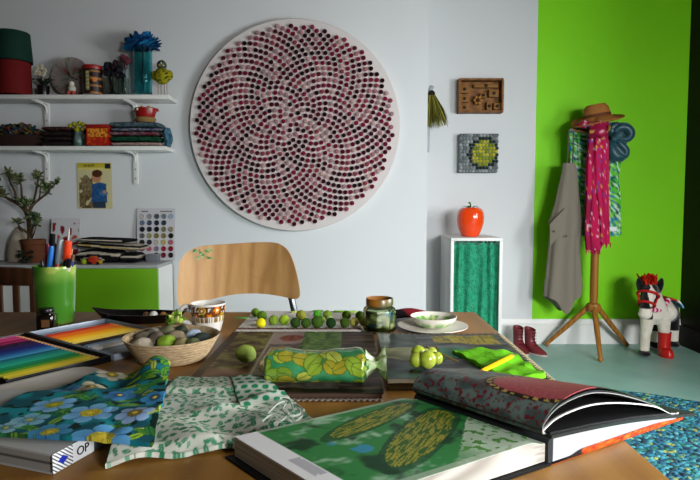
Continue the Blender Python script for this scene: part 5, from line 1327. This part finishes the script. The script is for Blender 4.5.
# ------------------------------------------------------------------ open scrapbooks
S1 = (-.268, .052, .848, 1.262)
t = thing('moss_scrapbook', 'open scrapbook of moss and leaf photographs under the leafy pouch', 'book', ((S1[0]+S1[1])/2, (S1[2]+S1[3])/2, ZT))
def s1c(u, v):
    x, y = u, v; n = nz(x*9, y*14, 1); n2 = nz(x*24, y*40, 6); n3 = nz(x*4, y*26, 9)
    if x < .05 or y < .05: return lin('#17110E')
    if x < .30:
        c = mixc(lin('#3A2A16'), lin('#7E7A3A'), sm(-.15, .25, n+.4*n3)); return mixc(c, lin('#A8985A'), sm(.2, .5, n2)*.7) if y > .3 else mixc(lin('#6A4A34'), lin('#9A7A5A'), .5+n)
    if x < .315: return lin('#B8AA98')
    if x < .52: return (mixc(lin('#A85A44'), lin('#7A2E1E'), sm(-.1, .2, n2)) if hypot((x-.44)/.08, (y-.86)/.07) < 1 else lin('#B09A90')) if y > .74 else mixc(lin('#5A5248'), lin('#8A7E70'), .5+n2)
    if x < .78: return mixc(lin('#2E5A1E'), lin('#6A8E3A'), sm(-.3, .3, n2)) if y > .45 else mixc(lin('#4A463E'), lin('#7A7264'), .5+n2)
    c = mixc(lin('#1A1612'), lin('#6A5A44'), clamp(.4+1.4*n3))
    if hypot((x-.82)/.16, (y-.42)/.13) < 1+.2*n: c = mixc(lin('#8AA048'), lin('#5E7A2E'), .5+n2)
    if hypot((x-.84)/.05, (y-.43)/.05) < 1: c = lin('#A8A03A')
    return c
w, h = S1[1]-S1[0], S1[3]-S1[2]
def flat(x0, x1, y0, y1, z, s=.0012): return lambda u, v: (x0+u*(x1-x0), y0+v*(y1-y0), z+s*nz(u*5+x0, v*5)+.002*sm(.1, .0, abs(u-.55)))
b = MB(); b.sheet(130, 120, flat(S1[0], S1[1], S1[2], S1[3], ZT+.011), lambda u, v: mixc(s1c(u, v), (0, 0, 0), .4), .002, colb='#3A2E26', along=(0, 0, 1)); b.build('photo_pages', VCG, t, at=t.location)
b = MB(); b.box((S1[0]+S1[1])/2, (S1[2]+S1[3])/2, ZT+.0045, w-.004, h-.004, .008, bev=.001); b.build('page_block', mat('brown pages', '#4A372A', .7), t, at=t.location)
ricrac(-.17, .05, S1[2]-.007, ZT+.0028, 24, '#8A8078', 'scalloped_trim', t, .003, .005)
S2 = (.062, .335, .888, 1.238)
t = thing('grass_scrapbook', 'open grey scrapbook with a yellow grass photo under the grapes', 'book', ((S2[0]+S2[1])/2, (S2[2]+S2[3])/2, ZT))
def s2c(u, v):
    x, y = u, v; n = nz(x*9, y*14, 1); n2 = nz(x*40, y*14, 6); n3 = nz(x*3, y*22, 9)
    if x > .965 or y > .975: return lin('#241C16') if int((y*60 if x > .965 else x*60)) % 3 else lin('#8A7A5A')
    c = mixc(lin('#1E2122'), lin('#6A6E70'), clamp(.45+1.3*n3))
    if y > .72 and .42 < x < .92 and abs(y-.84) < .1+.03*n: c = mixc(lin('#A89420'), lin('#6E6A1E'), sm(-.1, .35, n2))
    elif y > .66 and x < .3: c = mixc(lin('#4A5A52'), lin('#2A2E2C'), .5+n)
    elif .36 < y < .68 and x < .42: c = mixc(lin('#9A9A6A'), lin('#6A7048'), .5+n) if hypot((x-.17)/.24, (y-.53)/.13) < 1+.2*n else lin('#33302A')
    elif y < .34 and x < .36: c = mixc(lin('#1A2622'), lin('#3E5E56'), .5+1.2*n) if .06 < y else lin('#8A7256')
    elif .35 < x < .62 and .42 < y < .64: c = mixc(lin('#1E6A4A'), lin('#2E8A5E'), .5+n)
    return c
b = MB(); b.sheet(110, 110, flat(S2[0], S2[1], S2[2], S2[3], ZT+.0125), lambda u, v: mixc(s2c(u, v), (0, 0, 0), .25), .002, colb='#4A3A2A', along=(0, 0, 1)); b.build('photo_pages', VCG, t, at=t.location)
w, h = S2[1]-S2[0], S2[3]-S2[2]
b = MB()
for k in range(3): b.box((S2[0]+S2[1])/2-.001*k, (S2[2]+S2[3])/2, ZT+.002+.0036*k, w-.003, h-.003, .0032, bev=.0006)
b.build('page_block', mat('cream board pages', '#8A7A66', .7), t, at=t.location)
b = MB()
for k in range(30): y = S2[2]+.02+k*(h-.04)/29; b.tube([(S2[1]-.006, y, ZT+.0125), (S2[1]+.0015, y, ZT+.0135), (S2[1]+.0018, y, ZT+.006)], .0012, 5)
b.build('edge_stitching', mat('pale thread', '#B8AA88', .8), t, at=t.location)

# ------------------------------------------------------------------ leafy pouch
pl0, pl1 = onZ(262, 378, ZT+.02), onZ(366, 378, ZT+.02); yp = .90
x0, x1 = -.146, .030
t = thing('leaf_print_pouch', 'rolled pouch in clear plastic printed with yellow green leaves', 'pouch', ((x0+x1)/2, yp, ZT+.0125))
rr = random.Random(40); LVS = []
for q in range(63): LVS.append(((q % 9+rr.uniform(.1, .9))/9, (q//9+rr.uniform(.1, .9))/7, rr.uniform(.6, .95), rr.uniform(-.9, .9), rr.choice(['#9AAA36', '#7E9A2E', '#AEB84A', '#6E8E2C', '#98902A'])))
def pcol(u, v):
    c = mixc(lin('#1E6A38'), lin('#3E9060'), clamp(.5+nz(u*9, v*7, 2)))
    for (lu, lv, s_, a, cc) in LVS:
        dx = (u-lu)*3.4; dy = ((v-lv+.5) % 1-.5)*3.0; l = dx*cos(a)+dy*sin(a); w = -dx*sin(a)+dy*cos(a)
        e = hypot(l/(.36*s_), w/(.24*s_))
        if e < 1.0: c = lin(cc) if e < .88 and abs(w) > .012 else lin('#4E6A1E')
    return c
b = MB(); m_, n_ = 150, 120; rg = []; cs = []
for k in range(m_+1):
    u = k/m_; e = (sm(-.02, .09, u)*.75+.25)*(sm(1.0, .93, u)*.55+.45); x = x0+u*(x1-x0)
    rg.append([Vector((x+.004*nz(u*4, cos(a)), yp+.041*e*cos(a)*(1+.06*nz(u*8, cos(a), 3)), ZT+.0128+.0255+.0255*e*sin(a)*(1+.08*nz(u*9, a, 4))+.003*sin(u*9)*(sin(a) > 0))) for a in [2*pi*i/n_ for i in range(n_)]])
    cs += [pcol(u, i/n_) for i in range(n_)]
b.loft(rg); b.c = cs; b.build('rolled_body', mat('printed plastic film', None, .12, coat=.8), t, at=t.location)
FILM = mat('pale green film', None, .12, coat=.6)
for xe, sg, nm in ((x1, 1, 'gathered_end'),):
    rg = []; cs = []
    for k in range(13):
        f_ = k/12; rad = .024-.014*sin(min(1, f_*1.6)*pi/2)+(.018*sm(.5, 1, f_)); x = xe+sg*(-.004+.032*f_)
        rg.append([Vector((x, yp+.004*sg+rad*1.2*cos(a)*(1+.22*cos(7*a+f_*3)), max(ZT+.0136, ZT+.04+rad*.8*sin(a)*(1+.22*cos(7*a+f_*3))))) for a in [2*pi*i/42 for i in range(42)]])
        cs += [mixc(lin('#A8C878'), lin('#D2DEC0'), clamp(.5+nz(f_*5, i*.3, sg))) for i in range(42)]
    b = MB(); b.loft(rg); b.c = cs; b.build(nm, FILM, t, at=t.location)
o = MB().ball((0, 0, 0), (.02, .017, .016), n=24, m=16, lump=.12).build('green_nut', mat('pale green felt nut', '#93A84A', .6, noise_scale=40, noise_amt=.4)); q = onZ(248, 362, ZT+.013)
o.location = (q.x-.004, q.y+.0, ZT+.0125+.0165); tag(o, 'pale yellow green round nut beside the leafy pouch', 'nut')

# ------------------------------------------------------------------ grapes, green felt and yellow pencil
gq = onZ(425, 368, ZT+.014); GR = mat('green grape skin', '#93A52A', .18, noise_scale=40, col2='#AFB84E', coat=.3)
GR.node_tree.nodes['Principled BSDF'].inputs['Subsurface Weight'].default_value = .35
GR.node_tree.nodes['Principled BSDF'].inputs['Subsurface Radius'].default_value = (.01, .012, .004)
t = thing('grape_bunch', 'small bunch of green grapes lying on the grey scrapbook', 'grapes', (gq.x, gq.y, ZT+.0135))
for u, v, r, dy in ((427.5, 363.5, .0158, 0), (418.5, 353.5, .0138, .022), (416.5, 361.5, .0132, .008), (437, 358.3, .0112, .014), (425.5, 355.5, .0125, .032), (432, 353, .0105, .034)):
    p = onY(u, v, gq.y+dy); z = max(p.z-ZT-.0135, r*.95)
    MB().ball((p.x-gq.x, dy, z), (r*.96, r*.96, r*1.06), n=24, m=16, M=Matrix.Rotation(.4*sin(u), 4, 'Y')).build('grape', GR, t)
b = MB()
def gp(u, v, dy): p = onY(u, v, gq.y+dy); return Vector((p.x-gq.x, dy, max(.002, p.z-ZT-.0135)))
b.tube(spline([gp(424, 352, .03), gp(430, 349, .035), gp(437, 352, .03), gp(447, 357, .025), gp(458, 362, .02)], 5), [.002]*20+[.0016], 7)
for u, v, dy in ((419, 350, .025), (427, 347, .034), (437, 348, .036), (440, 354, .026), (433, 357, .02)): b.tube([gp(430, 349.5, .034), gp(u, v, dy)], [.0016, .001], 6); b.ball(gp(u, v, dy), .0024, n=8, m=6)
b.build('stalk', mat('grape stalk', '#5A4420', .7), t)
zc = ZT+.0145
poly = [(452, 352.5), (476, 350.5), (500, 353), (513, 354), (522, 361), (535, 370), (546, 377), (534, 379.5), (520, 379), (505, 376), (490, 372), (470, 362)]
P = [onZ(u, v, zc) for u, v in poly]; cen = sum(P, Vector())/len(P)
t = thing('lime_felt', 'bright lime green cloth with one folded corner, on the grey scrapbook', 'cloth', (cen.x, cen.y, ZT+.0135))
sp = spline(P+[P[0]], 5)[:-1]; n = len(sp); rg = []
def hgt(p): return .003+.004*abs(nz(p.x*28, p.y*28, 3))+.005*abs(sin((p.x-p.y)*55))**3
b = MB(); R_ = [1, .995, .97, .9, .75, .55, .35, .15, .02]
top = [[Vector((cen.x+(p.x-cen.x)*k, cen.y+(p.y-cen.y)*k, ZT+.0145+(hgt(p*k+cen*(1-k)) if k < .99 else .0022 if k < 1 else .0006))) for p in sp] for k in R_]
b.loft([[Vector((cen.x+(p.x-cen.x)*.02, cen.y+(p.y-cen.y)*.02, ZT+.0142)) for p in sp], [Vector((p.x, p.y, ZT+.0142)) for p in sp]]+top)
b.build('cloth_sheet', mat('lime felt', '#6CC414', .85, noise_scale=25, noise_amt=.2, bump=.3, bump_scale=200), t, at=t.location)
a_, b_ = onZ(482, 369.5, ZT+.03), onZ(514.5, 354.5, ZT+.028); d = (b_-a_); mid = (a_+b_)/2; mid.z = ZT+.0268
t = thing('yellow_pencil', 'short yellow pencil lying on the bright lime cloth', 'pencil', mid, rz=atan2(d.y, d.x)); L = hypot(d.x, d.y)/2; M_ = Matrix.Rotation(pi/2, 4, 'Y')
MB().lathe([(.0036, -L), (.004, -L+.001), (.004, L-.014)], (0, 0, 0), 6, M=M_).build('painted_body', mat('yellow lacquer', '#E8B40E', .3), t, ang=30)
MB().lathe([(.004, L-.014), (.0014, L-.003)], (0, 0, 0), 12, M=M_).build('bare_wood_cone', BWD, t)
MB().lathe([(.0014, L-.003), (.0003, L)], (0, 0, 0), 8, M=M_).build('lead_tip', mat('graphite', '#2A2A2C', .4), t)

# ------------------------------------------------------------------ blue flowered cloth
def cloth(name, label, corners, zf, cf, m, nu, nv, th, part='cloth_sheet', bulge=None, group=None):
    P00, P10, P11, P01 = [onZ(u, v, ZT+.03) for u, v in corners]
    c = (P00+P10+P11+P01)/4; t = thing(name, label, 'cloth', (c.x, c.y, ZT))
    def fn(u, v):
        p = P00*(1-u)*(1-v)+P10*u*(1-v)+P11*u*v+P01*(1-u)*v
        if bulge: p = p+Vector((*bulge(u, v), 0))
        return Vector((p.x, p.y, ZT+zf(u, v, p)))
    b = MB(); b.sheet(nu, nv, fn, lambda u, v: cf(fn(u, v), u, v), th); b.build(part, m, t, at=t.location); return t, fn
rr = random.Random(50)
FL = []   # flowers: x, y, radius, petal colour, heart
for u, v, r, pcx, hc in ((91, 413, .029, '#74AFD6', '#B8A82A'), (54, 405, .025, '#74A8CE', '#8A9A2E'), (135, 415, .021, '#94B2D6', '#7A6A3A'), (101, 436, .032, '#5EA4D4', '#C2B43A'), (30, 420, .020, '#7AB0C2', '#6A9AA0'), (50, 432, .022, '#3E86AA', '#A8A23A'), (120, 395, .020, '#3E7EB0', '#2A5A8A'), (155, 398, .017, '#3A86B4', '#1E4A6A'), (6, 428, .016, '#8AB8C0', '#4A8A8A'), (112, 372, .022, '#C2BC9A', '#8A7A3A'), (92, 386, .020, '#B8B088', '#6A5A2A'), (66, 387, .017, '#4E8ABA', '#2A6A8A'), (143, 447, .014, '#4A7EA0', '#8A9A4A')):
    q = onZ(u, v, ZT+.03); FL.append((q.x, q.y, r*1.12, lin(pcx), lin(hc), rr.uniform(0, 1), 6 if r > .02 else 5))
LF = []
for u, v, n_ in ((135, 368, 16), (155, 375, 14), (140, 390, 12), (165, 365, 8), (105, 424, 8), (70, 420, 10), (40, 412, 10), (15, 435, 12), (160, 420, 10), (150, 440, 8), (75, 395, 10), (110, 405, 10)):
    q = onZ(u, v, ZT+.03)
    for k in range(n_):
        a = rr.uniform(0, 6.28); LF.append((q.x+rr.uniform(-.03, .03), q.y+rr.uniform(-.035, .035), rr.uniform(.009, .017), a, lin(rr.choice(['#6A9A1E', '#8AB42A', '#4E8A2A', '#2E7A3A', '#A8B84A'] if u > 125 else ['#2E7A4A', '#1E6A4A', '#3E8A3A', '#6A9A3A']))))
def bluecol(p, u, v):
    x, y = p.x, p.y; n = nz(x*30, y*30, 2); c = mixc(lin('#0B4E5A'), lin('#13808A'), sm(-.2, .3, n))
    if nz(x*55, y*55, 7) < -.25: c = lin('#06251E')
    for lx, ly, s_, a, cc in LF:
        dx, dy = x-lx, y-ly
        if abs(dx) > s_ or abs(dy) > s_: continue
        l = dx*cos(a)+dy*sin(a); w = -dx*sin(a)+dy*cos(a); e = hypot(l/s_, w/(s_*.42))
        if e < 1: c = mixc(cc, lin('#0E3A1A'), .8) if (abs(w) < s_*.06 or e > .88) else cc
    for fx, fy, r, pc_, hc, ph_, k in FL:
        dx, dy = x-fx, y-fy; d = hypot(dx, dy)
        if d > r*1.1: continue
        a = atan2(dy, dx); pet = abs(cos(k/2*a+ph_*3)); rr_ = r*(.62+.42*pet**.6)
        if d < rr_:
            c = mixc(pc_, lin('#1E4E8A'), .55*(1-d/rr_)+.25*(1-pet**.4)) 
            if pet < .16 and d > r*.3: c = mixc(c, lin('#123A60'), .6)
            if d < r*.42: c = hc if nz(x*420, y*420) > -.1 else mixc(hc, lin('#3A4A1A'), .7)
            if d < r*.15: c = lin('#C8B030')
    return c
def bzf(u, v, p):
    z = .0285+.006*nz(p.x*22, p.y*22, 1)+.008*nz(p.x*10, p.y*13, 5)
    z += .022*math.exp(-((u-.85)/.22)**2-((v-1.0)/.2)**2)-.012*math.exp(-((u-.5)/.16)**2-((v-.78)/.1)**2)
    z += .004*sin((p.x+p.y*.5)*60)*sm(.4, .9, v)
    z -= .02*sm(.16, 0, u)*sm(.0, .5, v)*.6+.004*sm(.1, 0, v)*sm(.6, 1., u)
    return max(z, .019+.0115*sm(.92, .66, u)*sm(.8, .55, v))
cloth('blue_flowered_cloth', 'folded blue and green flowered cotton cloth at the front left', ((-25, 433), (152, 439.5), (171, 369), (88, 371)), bzf, bluecol, VCF, 190, 190, .005,
      bulge=lambda u, v: (-.034*sin(pi*v)*(1-u)+.004*nz(v*8, 3)*u, .003*sin(u*9)*(1-v)*.5+.006*nz(u*7, 1)*v))
# ------------------------------------------------------------------ green leaf printed bag
LG = []
for k in range(36*40):
    LG.append((-.35+(k % 36+rr.uniform(.1, .9))*.38/36, .56+(k//36+rr.uniform(.1, .9))*.44/40, rr.uniform(.004, .0068), rr.uniform(0, 6.28), lin(rr.choice(['#3E8460', '#4E8E6C', '#2A7450', '#6A9E82', '#3A8A62']))))
GRID = {}
for L_ in LG: GRID.setdefault((int(L_[0]*80), int(L_[1]*80)), []).append(L_)
def leafcol(p, u, v):
    x, y = p.x, p.y; c = mixc(lin('#CFCFC2'), lin('#BCC4B6'), .5+nz(x*20, y*20))
    gx, gy = int(x*80), int(y*80)
    for i in (-1, 0, 1):
        for j in (-1, 0, 1):
            for lx, ly, s_, a, cc in GRID.get((gx+i, gy+j), ()):
                dx, dy = x-lx, y-ly; l = dx*cos(a)+dy*sin(a); w = -dx*sin(a)+dy*cos(a); e = hypot(l/s_, w/(s_*.5))
                if e < 1: c = cc if abs(w) > s_*.05 else mixc(cc, lin('#B8BFB2'), .5)
    return c
def spotcol(p, u, v):
    x, y = p.x*62, p.y*62; y_ = y*1.0; c = lin('#B9C0B4'); k = round(y_); ox = .5*(k % 2); j = round(x-ox)
    d = hypot(x-ox-j, y_-k); return lin('#1E7A50') if d < .3 else (lin('#8AB49A') if d < .36 else c)
def gzf(u, v, p): return max(.0075+.0135*sm(.815, .845, p.y)*sm(-.30, -.28, p.x), .0165+.005*nz(p.x*16, p.y*16, 11)+.004*sin(p.x*45+p.y*70)*sm(.9, .2, v)+.005*math.exp(-((v-.35-.2*u)/.05)**2)*sm(.2, .6, u)-.008*sm(.08, 0, v))
def gz2(u, v, p): return gzf(u, v, p)-.0045
def bg(u, v): return (.004*nz(v*9, 4)*(u-.3), .006*nz(u*8, 2)+.008*sin(u*6+1)*(1-v))
t, fn = cloth('leaf_printed_bag', 'white cotton drawstring bag printed with green leaves', ((102, 447), (318, 412), (264, 372), (168, 371)), gzf, leafcol, VCF, 200, 150, .006, bulge=bg)
b = MB(); b.sheet(120, 70, lambda u, v: Vector(fn(.66+u*.33, .45+v*.53))+Vector((0, 0, .0030+.002*sin(u*pi))), lambda u, v: spotcol(fn(.66+u*.33, .45+v*.53), u, v), .0028); b.build('dotted_lining', VCF, t, at=t.location)
b = MB()
for k in range(7):
    v0 = .06+k*.02; pts = [Vector(fn(.02+.94*i/30, v0+.05*sin(i*.35+k)))+Vector((0, 0, .0012)) for i in range(31)]
for (pts, r) in (([(268, 412), (278, 405), (286, 402), (283, 410), (290, 417), (300, 412), (296, 405), (304, 411)], .0012), ([(262, 420), (272, 416), (281, 419), (290, 414), (294, 420), (302, 417)], .0012), ([(276, 404), (282, 398), (290, 402), (294, 410)], .0012)):
    b.tube(spline([onZ(u, v, ZT+.0285)+Vector((0, 0, .002*sin(u))) for u, v in pts], 6), r, 7)
b.build('drawstring', mat('white cord', '#A8B2A4', .8), t, at=t.location)
